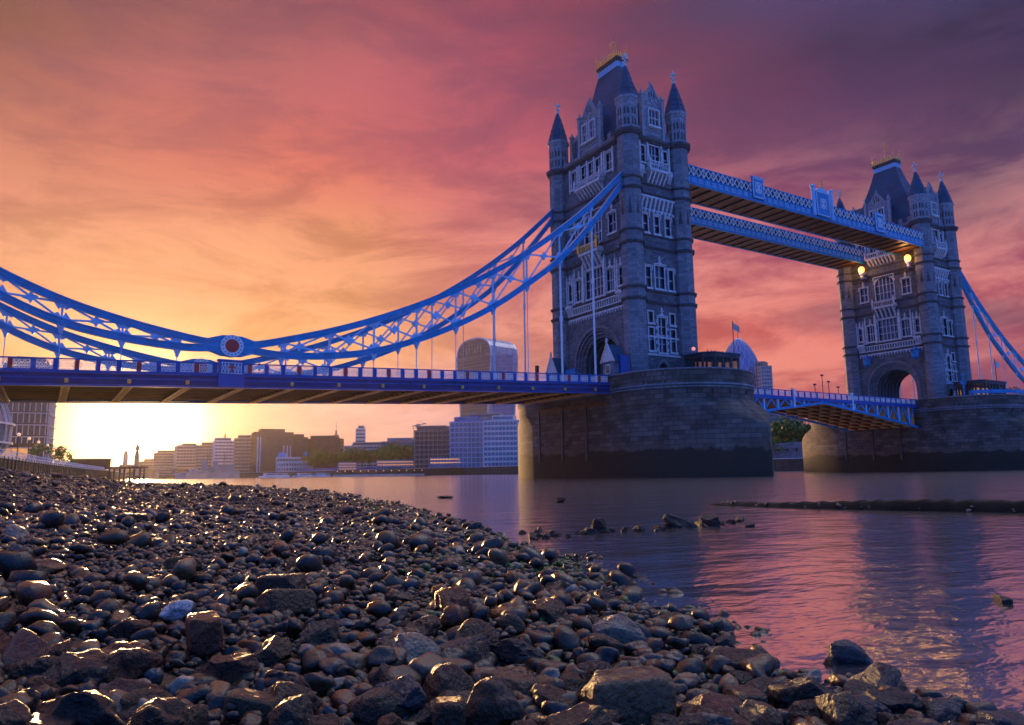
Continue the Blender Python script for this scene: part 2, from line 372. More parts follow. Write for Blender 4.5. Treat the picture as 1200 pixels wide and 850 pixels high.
def balcony(face, root, uc, hw, z0, z1, w, nc, drop, name='balcony', mt=None):
    mb = MB(faceT[face])
    mb.box(uc-hw, uc+hw, 0, w, z0-.25, z0)
    mb.box(uc-hw-.08, uc+hw+.08, -.02, w+.08, z0-.42, z0-.25)
    mb.box(uc-hw, uc+hw, w-.18, w, z1-.16, z1)
    n = max(4, int(hw*2/.42))
    for k in range(n+1):
        u = uc-hw+.07+(2*hw-.14)*k/n; ww = .16 if k in (0,n,n//2) else .07
        mb.box(u-ww/2, u+ww/2, w-.16, w-.03, z0, z1-.16)
    for s in (-1,1):
        mb.box(uc+s*(hw-.1)-.1, uc+s*(hw-.1)+.1, 0, w, z1-.16, z1-.001)
        mb.box(uc+s*(hw-.09)-.09, uc+s*(hw-.09)+.09, .02, w-.2, z0, z0+.3)
        mb.box(uc+s*hw-.16, uc+s*hw+.16, w-.2, w+.1, z0-.1, z1+.12); mb.frus(uc+s*hw, w-.05, z1+.12, z1+.75, .17,.15,.02,.02)
    corbels(mb, uc-hw, uc+hw, z0-.42-drop, z0-.42, w*.9, nc)
    b = mb.build(name, mt or portland, root); return b

def build_tower():
    root = empty('bridge_tower')
    # --- south (and north) face
    hs = []
    for a in [(0,2.15,28.7,33.3,4,2,False,True,False), (-4.0,.85,28.9,32.4,2,1,False,True,True), (4.0,.85,28.9,32.4,2,1,False,True,True),
              (-6.55,.40,29.3,32.2,0,1,True,True,True), (6.55,.40,29.3,32.2,0,1,True,True,True),
              (0,2.10,37.6,42.9,4,2,True,True,False), (-4.9,.85,38.2,41.3,1,1,False,True,True), (4.9,.85,38.2,41.3,1,1,False,True,True),
              (-1.9,.62,49.0,51.6,1,1,False,False,False), (0,.62,49.0,51.6,1,1,False,False,False), (1.9,.62,49.0,51.6,1,1,False,False,False),
              (-4.6,.65,48.6,51.5,1,1,False,True,False), (4.6,.65,48.6,51.5,1,1,False,True,False)]:
        hs.append(window('S', root, *a))
    arch_hole = (-5.9, 5.9, ZB, 24.2)
    both(wall_panel('S', HY, ZB, 53.3, hs+[arch_hole]).build('wall', granite, root))
    # arch: spandrel, three stepped orders, pale hood
    mb = MB(faceT['S']); A = arch_pts(5.9, 17.6, 6.4)
    for (u0,z0),(u1,z1) in zip(A[:-1], A[1:]):
        mb.add([(u0,0,z0),(u1,0,z1),(u1,0,24.2),(u0,0,24.2)], [(0,1,2,3)])
    both(mb.build('spandrel', granite, root))
    mb = MB(faceT['S']); orders = [(5.9,17.6,6.4,.12), (5.55,17.5,6.05,-.25), (5.2,17.4,5.7,-.6), (4.85,17.3,5.35,-.95)]
    for i, (a,zs,ri,w) in enumerate(orders):
        P = [(-a,ZB)]+arch_pts(a,zs,ri)+[(a,ZB)]
        a2 = a-.35; Q = [(-a2,ZB)]+arch_pts(a2,zs-.1,ri-.35)+[(a2,ZB)]
        for k in range(len(P)-1):
            mb.add([(P[k][0],w,P[k][1]),(P[k+1][0],w,P[k+1][1]),(Q[k+1][0],w,Q[k+1][1]),(Q[k][0],w,Q[k][1]),
                    (Q[k+1][0],w-.37,Q[k+1][1]),(Q[k][0],w-.37,Q[k][1]), (P[k][0],w-.13,P[k][1]),(P[k+1][0],w-.13,P[k+1][1])], [(0,1,2,3),(3,2,4,5),(6,7,1,0)])
    both(mb.build('arch_moulding', ashlar, root, fix=False))
    mb = MB(faceT['S']); a = 4.5; P = [(-a,ZB)]+arch_pts(a,17.2,5.0)+[(a,ZB)]
    for k in range(len(P)-1):
        mb.add([(P[k][0],-1.32,P[k][1]),(P[k+1][0],-1.32,P[k+1][1]),(P[k+1][0],-2*HX+1.32,P[k+1][1]),(P[k][0],-2*HX+1.32,P[k][1])], [(0,1,2,3)])
    mb.build('passage_vault', darkstone, root, fix=False)
    for i in range(7):
        mb = MB(faceT['S']); w = -1.7-i*1.22; Q = [(-a+.28,ZB)]+arch_pts(a-.28,17.1,4.85)+[(a-.28,ZB)]
        for k in range(len(P)-1):
            mb.add([(P[k][0],w,P[k][1]),(P[k+1][0],w,P[k+1][1]),(Q[k+1][0],w,Q[k+1][1]),(Q[k][0],w,Q[k][1]),
                    (P[k][0],w-.3,P[k][1]),(P[k+1][0],w-.3,P[k+1][1]),(Q[k+1][0],w-.3,Q[k+1][1]),(Q[k][0],w-.3,Q[k][1])], [(0,1,2,3),(3,2,6,7),(4,5,6,7)])
        mb.build('passage_rib', teal, root, fix=False)
    # blind balustrade band over the arch, with corbelled ends
    mb = MB(faceT['S'])
    mb.box(-7.2,7.2,0,.30,26.62,26.8); mb.box(-7.2,7.2,0,.26,27.75,27.95)
    for k in range(25): u = -7.0+14*k/24; mb.box(u-.07,u+.07,0,.2,26.8,27.75)
    for u in (-6.55,6.55):
        mb.box(u-.85,u+.85,0,.75,27.95,28.45); corbels(mb,u-.75,u+.75,26.6,27.95,.6,3,.35)
        for s in (-1,1): mb.box(u+s*.8-.12,u+s*.8+.12,0,.3,28.45,32.9); mb.frus(u+s*.8,.15,32.9,33.9,.13,.15,.02,.02)
    for u in (-2.75,2.75): mb.box(u-.22,u+.22,0,.42,28.3,34.0); mb.frus(u,.2,34.0,35.4,.24,.24,.03,.03)
    for u in (-5.25,5.25): mb.box(u-.12,u+.12,0,.25,28.3,33.6); mb.frus(u,.12,33.6,34.6,.13,.13,.02,.02)
    both(mb.build('carved_balustrade', portland, root))
    mb = MB(faceT['S'])   # corbel frieze above the road arch
    mb.box(-7.2,7.2,0,.12,25.85,26.15)
    for k in range(22): u=-7+14*k/21; mb.frus(u,.12,25.35,25.85,.06,.06,.15,.15)
    both(mb.build('corbel_frieze', portland, root))
    # middle balcony
    b1 = balcony('S', root, 0, 2.45, 36.25, 38.0-.5, 1.25, 5, 2.2)
    gm = MB(faceT['S'])
    for k in range(8):
        u = -2.2+4.4*k/7; gm.ball((u,1.30,36.8), .2, 6, 4); gm.bar((u-.28,1.3,36.35),(u+.28,1.3,37.2),.07); gm.bar((u+.28,1.3,36.35),(u-.28,1.3,37.2),.07)
    for u in (-2.35,2.35): gm.ball((u,1.32,38.0),.34,8,5); gm.box(u-.26,u+.26,1.15,1.5,36.3,37.6)
    gm.box(-2.45,2.45,1.22,1.36,37.2,37.34)
    gpart = gm.build('gilded_figures', gold, root)
    # top balcony
    both(b1); bt = balcony('S', root, 0, 3.3, 47.7, 48.75, 1.1, 8, 1.35); both(bt)
    mb = MB(faceT['S'])
    for u in (-3.0,-.95,.95,3.0,-5.7,5.7,-3.6,3.6): both(MB(faceT['S']).box(u-.15,u+.15,0,.26,48.0,52.2).build('pilaster', portland, root))
    mb = MB(faceT['S'])
    for k in range(34): u=-7.3+14.6*k/33; mb.box(u-.12,u+.12,0,.22,42.75,43.35)
    both(mb.build('dentil_band', darkstone, root))
    # --- east (and west) face
    hs = []
    for a in [(0.05,.75,18.7,24.1,1,3,False,True,True), (-2.2,.48,18.9,22.4,0,1,False,False,False), (2.3,.48,18.9,22.4,0,1,False,False,False),
              (-2.2,.45,23.2,24.9,0,0,False,False,False), (2.3,.45,23.2,24.9,0,0,False,False,False),
              (-2.35,.5,28.7,31.9,0,1,False,True,False), (0.05,.95,28.7,32.3,1,1,False,True,True), (2.4,.5,28.7,31.9,0,1,False,True,False),
              (-2.45,.48,37.5,40.3,0,1,False,True,False), (-.1,.48,37.5,40.3,0,1,False,True,False), (2.25,.48,37.5,40.3,0,1,False,True,False),
              (-2.4,.4,48.9,51.6,0,1,False,False,False), (0,1.05,49.1,52.0,2,1,False,False,False), (2.4,.4,48.9,51.6,0,1,False,False,False)]:
        hs.append(window('E', root, *a))
    both(wall_panel('E', HX, ZB, 53.3, hs+[(-1.0,1.0,ZB,17.3)]).build('wall', granite, root))
    mb = MB(faceT['E'])
    mb.box(-3.75,3.75,0,.14,18.12,18.46); mb.box(-3.75,3.75,0,.08,20.9,21.2)
    for s in (-1,1):
        for k in range(5):
            mb.box(.05+s*(1.1+.06*(k%2))-.14, .05+s*(1.1+.06*(k%2))+.14, 0,.07, 18.9+k*1.1, 19.4+k*1.1)
    for z in (41.1,): mb.box(-3.3,3.3,0,.25,z,z+.15)
    corbels(mb, -3.5,3.5,41.35,43.0,.55,8,.34); mb.box(-3.7,3.7,0,.6,43.0,43.3)
    for k in range(9): mb.box(-3.35+k*.84-.2,-3.35+k*.84+.2,0,.3,40.75,41.1)
    both(mb.build('dressings', portland, root))
    mb = MB(faceT['E'])
    mb.poly([(-1,ZB),(1,ZB),(1,16.0),(.75,16.7),(0,17.25),(-.75,16.7),(-1,16.0)], lambda a,b: (a,-.44,b), lambda a,b: (a,-.40,b))
    dr = mb.build('door', darkmetal, root); both(dr)
    mb = MB(faceT['E']); P = [(-1,ZB),(-1,16.0),(-.75,16.7),(0,17.35),(.75,16.7),(1,16.0),(1,ZB)]; Q = [(-1.35,ZB),(-1.35,16.1),(-1.0,17.0),(0,17.9),(1.0,17.0),(1.35,16.1),(1.35,ZB)]
    for k in range(6):
        mb.add([(P[k][0],-.4,P[k][1]),(P[k+1][0],-.4,P[k+1][1]),(P[k+1][0],.16,P[k+1][1]),(P[k][0],.16,P[k][1]),(Q[k][0],.16,Q[k][1]),(Q[k+1][0],.16,Q[k+1][1]),(Q[k][0],0,Q[k][1]),(Q[k+1][0],0,Q[k+1][1])],[(0,1,2,3),(3,2,5,4),(4,5,7,6)])
    for s in (-1,1): mb.poly([(s*1.0,16.0),(s*1.0,17.3),(0,17.3),(s*.75,16.7)], lambda a,b:(a,-.02,b), lambda a,b:(a,-.3,b))
    dm = mb.build('door_surround', ashlar, root, fix=False); both(dm)
    bt = balcony('E', root, 0, 2.0, 47.7, 49.0, 1.2, 5, 1.9); both(bt)
    mb = MB(faceT['E'])
    for u in (-1.5,1.5,-3.1,3.1): both(MB(faceT['E']).box(u-.14,u+.14,0,.26,48.25,52.3).build('pilaster', portland, root))
    mb.box(-3.5,3.5,0,.1,47.1,47.4)
    for u in (-3.0,3.0): mb.box(u-.5,u+.5,0,.5,47.4,48.2); corbels(mb,u-.45,u+.45,46.3,47.4,.45,2)
    both(mb.build('corbelled_band', portland, root))
    # --- string courses round walls and turrets
    for z, h, pr in ((18.0,.0,0),(26.2,.42,.30),(28.0,.38,.30),(34.9,.42,.30),(36.9,.30,.22),(43.5,.40,.32),(45.2,.34,.26),(52.35,.75,.50)):
        if h == 0: continue
        mb = MB()
        for q,(hh,pp) in enumerate(((0,pr*.55),(h*.4,pr))):
            zz, z2 = z+hh, z+(h*.4 if q==0 else h)
            for s in (-1,1):
                mb.box(s*HX-(pp if s<0 else .3), s*HX+(pp if s>0 else .3), -HY+1.0, HY-1.0, zz, z2)
                mb.box(-HX+1.0, HX-1.0, s*HY-(pp if s<0 else .3), s*HY+(pp if s>0 else .3), zz, z2)
        o = mb.build('string_course', darkstone, root)
    # --- turrets
    for sx in (-1,1):
        for sy in (-1,1):
            cx, cy = sx*5.25, sy*9.13
            mb = MB(); rb = 1.80/math.cos(math.pi/8)*.93
            prof = [(rb+.12,ZB),(rb+.12,ZB+.8),(rb,ZB+1.0),(rb,26.2)]
            mb.lathe(prof+[(rb-.03,28.0),(rb-.05,34.9),(rb-.1,39.2),(rb-.02,42.2),(rb,45.0),(rb-.05,52.3)], 8, cx, cy)
            t = mb.build('turret', ashlar, root)
            for z, h, pr in ((26.2,.42,.30),(28.0,.38,.30),(34.9,.42,.30),(36.9,.30,.22),(43.5,.40,.32),(45.2,.34,.26),(52.35,.80,.50)):
                mb = MB(); mb.lathe([(rb-.1,z),(rb+pr*.6,z),(rb+pr*.6,z+h*.4),(rb+pr,z+h*.4),(rb+pr,z+h),(rb-.1,z+h+.1)], 8, cx, cy, cap=False); mb.build('moulded_ring', darkstone, t)
            mb = MB()     # raised dark wedges, the shade of broach niches put into the colour
            for k in range(8):
                a = 2*math.pi*k/8; ca, sa = math.cos(a), math.sin(a); r0 = (rb-.06)*math.cos(math.pi/8)
                f = lambda w,d,z: (cx+ca*(r0+d)-sa*w, cy+sa*(r0+d)+ca*w, z)
                mb.add([f(-.30,.03,39.6),f(.30,.03,39.6),f(0,.05,42.3),f(0,-.2,39.4)], [(0,1,2),(0,3,1)])
            mb.build('niche_shade_wedges', darkmetal, t)
            rd = 1.62; mb = MB(); mb.lathe([(rd,53.1),(rd,57.7),(rd+.12,57.8),(rd+.12,58.0),(rd+.35,58.3),(rd+.35,58.65),(rd-.2,58.8)], 8, cx, cy)
            for k in range(8):
                a = math.pi/8+2*math.pi*k/8; x, y = cx+rd*math.cos(a), cy+rd*math.sin(a)
                mb.lathe([(.13,53.2),(.13,57.7)], 4, x, y)
                a2 = 2*math.pi*k/8; rr = rd*math.cos(math.pi/8)
                f = lambda w,d,z: (cx+math.cos(a2)*(rr+d)-math.sin(a2)*w, cy+math.sin(a2)*(rr+d)+math.cos(a2)*w, z)
                for w0,w1,z0,z1 in ((-.62,.62,53.3,53.7),(-.62,.62,55.2,55.42),(-.05,.05,53.7,55.2),(-.62,.62,57.0,57.5),(-.05,.05,55.42,57.0)):
                    mb.add([f(w0,.0,z0),f(w1,.0,z0),f(w1,.0,z1),f(w0,.0,z1),f(w0,.07,z0),f(w1,.07,z0),f(w1,.07,z1),f(w0,.07,z1)], [(0,3,2,1),(4,5,6,7),(0,1,5,4),(1,2,6,5),(2,3,7,6),(3,0,4,7)])
            dr_ = mb.build('lantern_drum', carved, t)
            mb = MB()  # flat dark panels paint the shade of the recessed arches
            for k in range(8):
                a2 = 2*math.pi*k/8; rr = rd*math.cos(math.pi/8)
                f = lambda w,z: (cx+math.cos(a2)*(rr+.03)-math.sin(a2)*w, cy+math.sin(a2)*(rr+.03)+math.cos(a2)*w, z)
                for u0,u1 in ((-.42,-.10),(.10,.42)):
                    um=(u0+u1)/2
                    mb.add([f(u0,53.85),f(u1,53.85),f(u1,54.8),f(um,55.1),f(u0,54.8)],[(0,1,2,3,4)]); mb.add([f(u0,55.6),f(u1,55.6),f(u1,56.5),f(um,56.85),f(u0,56.5)],[(0,1,2,3,4)])
            mb.build('arcade_shade_panels', darkstone, t, fix=False)
            mb = MB()
            mb = MB(); mb.lathe([(1.86,58.7),(1.72,59.3),(1.15,61.4),(.62,63.2),(.26,64.2),(.12,64.4)], 8, cx, cy)
            for z, r_ in ((59.9,1.60),(60.9,1.32),(61.9,1.03),(62.9,.74)): mb.lathe([(r_-.1,z),(r_+.03,z),(r_,z+.1),(r_-.12,z+.12)], 8, cx, cy, cap=False)
            mb.build('spire', slate, t)
            mb = MB(); mb.lathe([(.24,64.2),(.3,64.4),(.12,64.6),(.1,66.3),(.02,66.7)], 6, cx, cy)
            for z, l in ((64.9,.30),(65.75,.52)):
                for d in ((1,0),(0,1),(-1,0),(0,-1)): mb.box(min(cx,cx+d[0]*l)-.09,max(cx,cx+d[0]*l)+.09,min(cy,cy+d[1]*l)-.09,max(cy,cy+d[1]*l)+.09,z-.09,z+.09); mb.ball((cx+d[0]*l,cy+d[1]*l,z),.17,6,4)
            mb.build('finial', portland, t)
    # --- parapet with merlons
    mb = MB()
    for s in (-1,1):
        mb.box(s*HX-.25,s*HX+.25,-7.4,7.4,53.1,53.75); mb.box(-3.6,3.6,s*HY-.25,s*HY+.25,53.1,53.75)
        for k in range(8):
            y = -7.0+14*k/7
            if abs(y) > 2.9: mb.box(s*HX-.22,s*HX+.22,y-.42,y+.42,53.75,54.55); mb.frus(s*HX,y,54.55,54.85,.3,.5,.06,.3)
        for k in (-3.1,3.1): mb.box(k-.4,k+.4,s*HY-.22,s*HY+.22,53.75,54.55); mb.frus(k,s*HY,54.55,54.85,.46,.3,.3,.06)
    mb.build('parapet', ashlar, root)
    # --- roof
    mb = MB(); pr = [(53.0,4.5,8.2),(55.0,3.95,7.3),(58.0,3.25,6.2),(62.0,2.4,4.95),(66.0,1.58,3.45),(69.6,.95,2.4)]
    for (z0,a0,b0),(z1,a1,b1) in zip(pr[:-1],pr[1:]): mb.frus(0,0,z0,z1,a0,b0,a1,b1)
    rf = mb.build('roof', slate, root)
    mb = MB(); mb.frus(0,0,69.6,70.3,.95,2.4,1.25,2.7); mb.box(-1.3,1.3,-2.75,2.75,70.3,70.75); mb.build('roof_ledge', darkmetal, rf)
    mb = MB()
    for k in range(13):
        y = -2.3+4.6*k/12
        for s in (-1,1): mb.frus(s*1.04,y,68.9,69.9,.10,.16,.16,.12)
    for k in range(5):
        x = -.9+1.8*k/4
        for s in (-1,1): mb.frus(x,s*2.5,68.9,69.9,.16,.10,.12,.16)
    mb.build('roof_lace', paleblue, rf)
    mb = MB()
    for k in range(12):
        y = -2.6+5.2*k/11
        for s in (-1,1): mb.frus(s*1.25,y,70.7,71.6,.10,.16,.03,.04); mb.ball((s*1.25,y,71.7),.13,5,4)
    for k in range(4):
        x = -.75+1.5*k/3
        for s in (-1,1): mb.frus(x,s*2.65,70.7,71.6,.16,.10,.04,.03)
    mb.box(-1.3,1.3,-2.7,-2.6,71.0,71.12); mb.box(-1.3,1.3,2.6,2.7,71.0,71.12); mb.box(-1.3,-1.2,-2.6,2.6,71.0,71.12); mb.box(1.2,1.3,-2.6,2.6,71.0,71.12)
    for s in (-1,1):
        for q in (-1,1): mb.lathe([(.14,70.7),(.08,71.6),(.05,72.9),(.01,73.4)],6,s*1.2,q*2.6); mb.ball((s*1.2,q*2.6,72.3),.24,6,4)
    for y, h in ((-1.1,1.6),(1.1,1.6),(0,2.6)):
        mb.lathe([(.3,70.7),(.16,70.7+h*.6),(.06,70.7+h),(.03,71.0+h)],6,0,y); mb.ball((0,y,70.7+h*.7),.3,6,4)
    mb.lathe([(.1,73.0),(.06,75.0),(.01,76.0)],6,0,0); mb.ball((0,0,73.9),.26,6,4); mb.box(-.06,.06,-.45,.45,74.7,74.82)
    mb.build('gilded_cresting', gold, rf)
    # --- gables
    for face, hw, depth, wins in (('S',2.75,3.6,[(-.98,.62,55.4,58.5,1,1,True,False,False),(.98,.62,55.4,58.5,1,1,True,False,False)]),
                                  ('E',2.15,4.2,[(0,1.05,55.3,58.0,2,1,False,False,False)])):
        for a in wins: window(face, root, *a, wo=.40)
        mb = MB(faceT[face]); A = [(-hw,53.2),(hw,53.2),(hw,59.2),(hw*.62,60.3),(0.16,62.5),(-.16,62.5),(-hw*.62,60.3),(-hw,59.2)]
        mb.poly(A, lambda a,b: (a,.05,b), lambda a,b: (a,-.5,b))
        for s in (-1,1):
            mb.box(s*hw-.3,s*hw+.3,-.3,.3,53.2,60.3); mb.frus(s*hw,0,60.3,60.6,.42,.42,.36,.36); mb.frus(s*hw,0,60.6,61.3,.22,.22,.06,.06)
            for k in range(5):
                t_ = k/4; u = s*(hw*.80*(1-t_)+.25*t_); z = 60.0+2.3*t_; mb.ball((u,.1,z),.17,5,4)
            mb.bar((s*hw*.62,.08,60.25),(s*.1,.08,62.5),.22,.2)
            mb.bar((s*hw*.9,.08,59.25),(s*hw*.62,.08,60.3),.22,.2)
        mb.box(-hw,hw,.05,.2,54.5,54.7); mb.box(-hw,hw,.05,.16,58.95,59.1)
        n=10
        for k in range(n):      # big relieving arch with carved shield
            a0,a1 = math.pi*k/n, math.pi*(k+1)/n
            mb.bar((-(hw-.65)*math.cos(a0),.1,58.9+1.0*math.sin(a0)),(-(hw-.65)*math.cos(a1),.1,58.9+1.0*math.sin(a1)),.14,.16)
        mb.poly([(-.3,59.5),(0,59.2),(.3,59.5),(.3,60.0),(-.3,60.0)], lambda a,b:(a,.05,b), lambda a,b:(a,.2,b))
        mb.frus(0,-.15,62.4,63.3,.16,.16,.04,.04); mb.box(-.26,.26,-.22,-.08,62.85,63.0)
        g = mb.build('gable', carved, root)
        md = MB(faceT[face])  # flat dark lancets stand proud, recess shade put into their colour
        for u,z0_,z1_ in ((-.5,60.2,61.2),(0,60.5,61.7),(.5,60.2,61.2),(-hw*.86,55.2,58.0),(hw*.86,55.2,58.0),(-hw*.86,58.6,59.6),(hw*.86,58.6,59.6)):
            w_=.15; md.add([(u-w_,.07,z0_),(u+w_,.07,z0_),(u+w_,.07,z1_-.25),(u,.07,z1_),(u-w_,.07,z1_-.25)],[(0,1,2,3,4)])
        md_ = md.build('lancet_shade_panels', darkstone, g, fix=False)
        m2 = MB(faceT[face]); m2.poly([(-hw+.2,53.3),(hw-.2,53.3),(hw-.2,59.2),(0,62.2),(-hw+.2,59.2)], lambda a,b:(a,-.5,b), lambda a,b:(a,-depth,b)); gr = m2.build('gable_roof', slate, g)
        g2 = both(g); dupo(gr, g2); dupo(md_, g2)
    # window blocks behind carry an inner core so that no light crosses the tower above the passage
    MB().box(-HX+1.0,HX-1.0,-HY+1.0,HY-1.0,24.6,52.9).build('inner_core', darkstone, root)
    return root, gpart
tower1, gilded = build_tower()
tower2 = copy_tree(tower1); tower2.location = (82.3,0,0)
for ch in tower2.children:
    if ch.name.startswith('gilded_figures'):
        for s in list(ch.children): bpy.data.objects.remove(s)
        bpy.data.objects.remove(ch); break
tag(tower1, 'nearer Gothic stone bridge tower with a gilded balcony and four slate spires', 'tower', 'stone towers of the bridge')
tag(tower2, 'farther Gothic stone bridge tower beyond the lifting span, lanterns under its walkways', 'tower', 'stone towers of the bridge')

# ---------------------------------------------------------------- piers
def plan_radius(th, low):
    """distance from the pier axis point (0, sy*c) in plan; used as ring points by angle"""
def pier(x0, label):
    root = empty('bridge_pier', (x0,0,0), 0, label, 'pier', 'stone piers of the bridge')
    H = 10.65; c0 = 12.0; c1 = 9.0; tip = 28.0
    L = tip-c1; RO = (L*L+H*H)/(2*H)
    def drum_pt(t):      # t in [0,1] from west shoulder round the south... east tip to other shoulder
        a = math.pi*(1+t); return np.array([H*math.cos(a), -c0+H*math.sin(a)])
    def og_pt(t):
        s = abs(t-.5)*2; sg = -1 if t < .5 else 1
        y = c1+L*(1-s)**1.0 if s > 0 else tip
        x = math.sqrt(max(0,RO*RO-(y-c1)**2))-(RO-H)
        return np.array([sg*x, -y])
    n = 48; ring_d = [drum_pt(k/n) for k in range(n+1)]
    def ring(z):
        out = []
        for k in range(n+1):
            d = ring_d[k]; o = og_pt(k/n)
            if z >= 10.4: out.append(d); continue
            # sloping cap between drum and cutwater: overhang limited by height
            v = o-d; g = np.linalg.norm(v)
            lim = max(0.0, (10.4-z)/.72)
            out.append(d+v*min(1.0, lim/max(g,1e-6)) if g > 1e-6 else d)
        return out
    zs = [-1.5,0,2,4,5,6,6.6,7.2,7.8,8.4,9,9.6,10.1,10.4,11.2,12.2,12.6]
    V=[]; F=[]; UV=[]
    full=[]
    for z in zs:
        r_ = ring(z); full.append([(x,y) for x,y in r_]+[(-x,-y) for x,y in r_])
    m = len(full[0])
    for z, rr in zip(zs, full):
        V += [(x,y,z) for x,y in rr]
    for i in range(len(zs)-1):
        for k in range(m):
            F.append((i*m+k, i*m+(k+1)%m, (i+1)*m+(k+1)%m, (i+1)*m+k))
    me = bpy.data.meshes.new('masonry'); me.from_pydata(V, [], F)
    # running bond laid out along the perimeter
    rr = full[0]; s_ = [0]
    for k in range(m): s_.append(s_[-1]+math.dist(rr[k], rr[(k+1)%m]))
    uv = me.uv_layers.new(name='metres'); li = 0
    for i in range(len(zs)-1):
        for k in range(m):
            for (a,b) in ((k,i),(k+1,i),(k+1,i+1),(k,i+1)):
                uv.data[li].uv = (s_[a], zs[b]); li += 1
    me.materials.append(pierstone)
    me.polygons.foreach_set('use_smooth', [True]*len(me.polygons))
    o = bpy.data.objects.new('masonry', me); C.objects.link(o); o.parent = root
    # string courses and parapet following the drum
    def band(z0, z1, off, name, m_, inner=None):
        mb = MB()
        path = [(x,y) for x,y in ring_d]+[(-x,-y) for x,y in ring_d]
        k = len(path); nrm = []
        for i in range(k):
            a = np.array(path[(i+1)%k])-np.array(path[i-1]); a /= np.linalg.norm(a); nrm.append(np.array([a[1],-a[0]]))
        V=[]; offs = (off, off, -.5, -.5); zz = (z0,z1,z1,z0)
        for i in range(k):
            for o_, z in zip(offs, zz): p_ = np.array(path[i])+nrm[i]*o_; V.append((p_[0],p_[1],z))
        F=[]
        for i in range(k):
            j=(i+1)%k
            F += [(i*4+q, j*4+q, j*4+(q+1)%4, i*4+(q+1)%4) for q in range(4)]
        mb.v = V; mb.f = F
        return mb.build(name, m_, root, smooth=False)
    band(12.6, 14.55, 0.0, 'parapet', pierstone)
    band(12.35, 12.6, .22, 'string_course', ashlar); band(12.0, 12.2, .14, 'string_course', ashlar); band(14.45, 14.62, .10, 'coping', ashlar)
    mb = MB(); P = [(x*.97,y*.97) for x,y in full[-1]]; mb.add([(x,y,13.33) for x,y in P], [tuple(range(len(P)))]); mb.build('paving', asphalt, root)
    # drain holes and timber fenders under the side span
    for k in (10,14,19,23,28):
        a = math.pi*(1+k/n*1.0); mb = MB(); x,y = H*math.cos(a), -c0+H*math.sin(a)
        mb.box(x-.22,x+.22,y-.22,y+.22,11.2,11.7); mb.build('drain_opening', darkmetal, root)
    for s in (-1,1):
        for y in (-3.5,2.6,9.0):
            mb = MB(); mb.box(s*H-.18 if s<0 else s*H-.1, s*H+.1 if s<0 else s*H+.18, y-.22, y+.22, 2.4, 11.0); mb.build('fender_post', darkmetal, root)
        mb = MB(); mb.box(min(s*H,s*(H+.14)), max(s*H,s*(H+.14)), -8.8, 8.8, 10.4, 10.9); mb.build('bearing_ledge', soffitm, root)
    return root
pier(0, 'nearer granite bridge pier, weedy below the tide line, carrying the tower with the gilded balcony')
pier(82.3, 'farther granite bridge pier with a pavilion and blue railings on top')

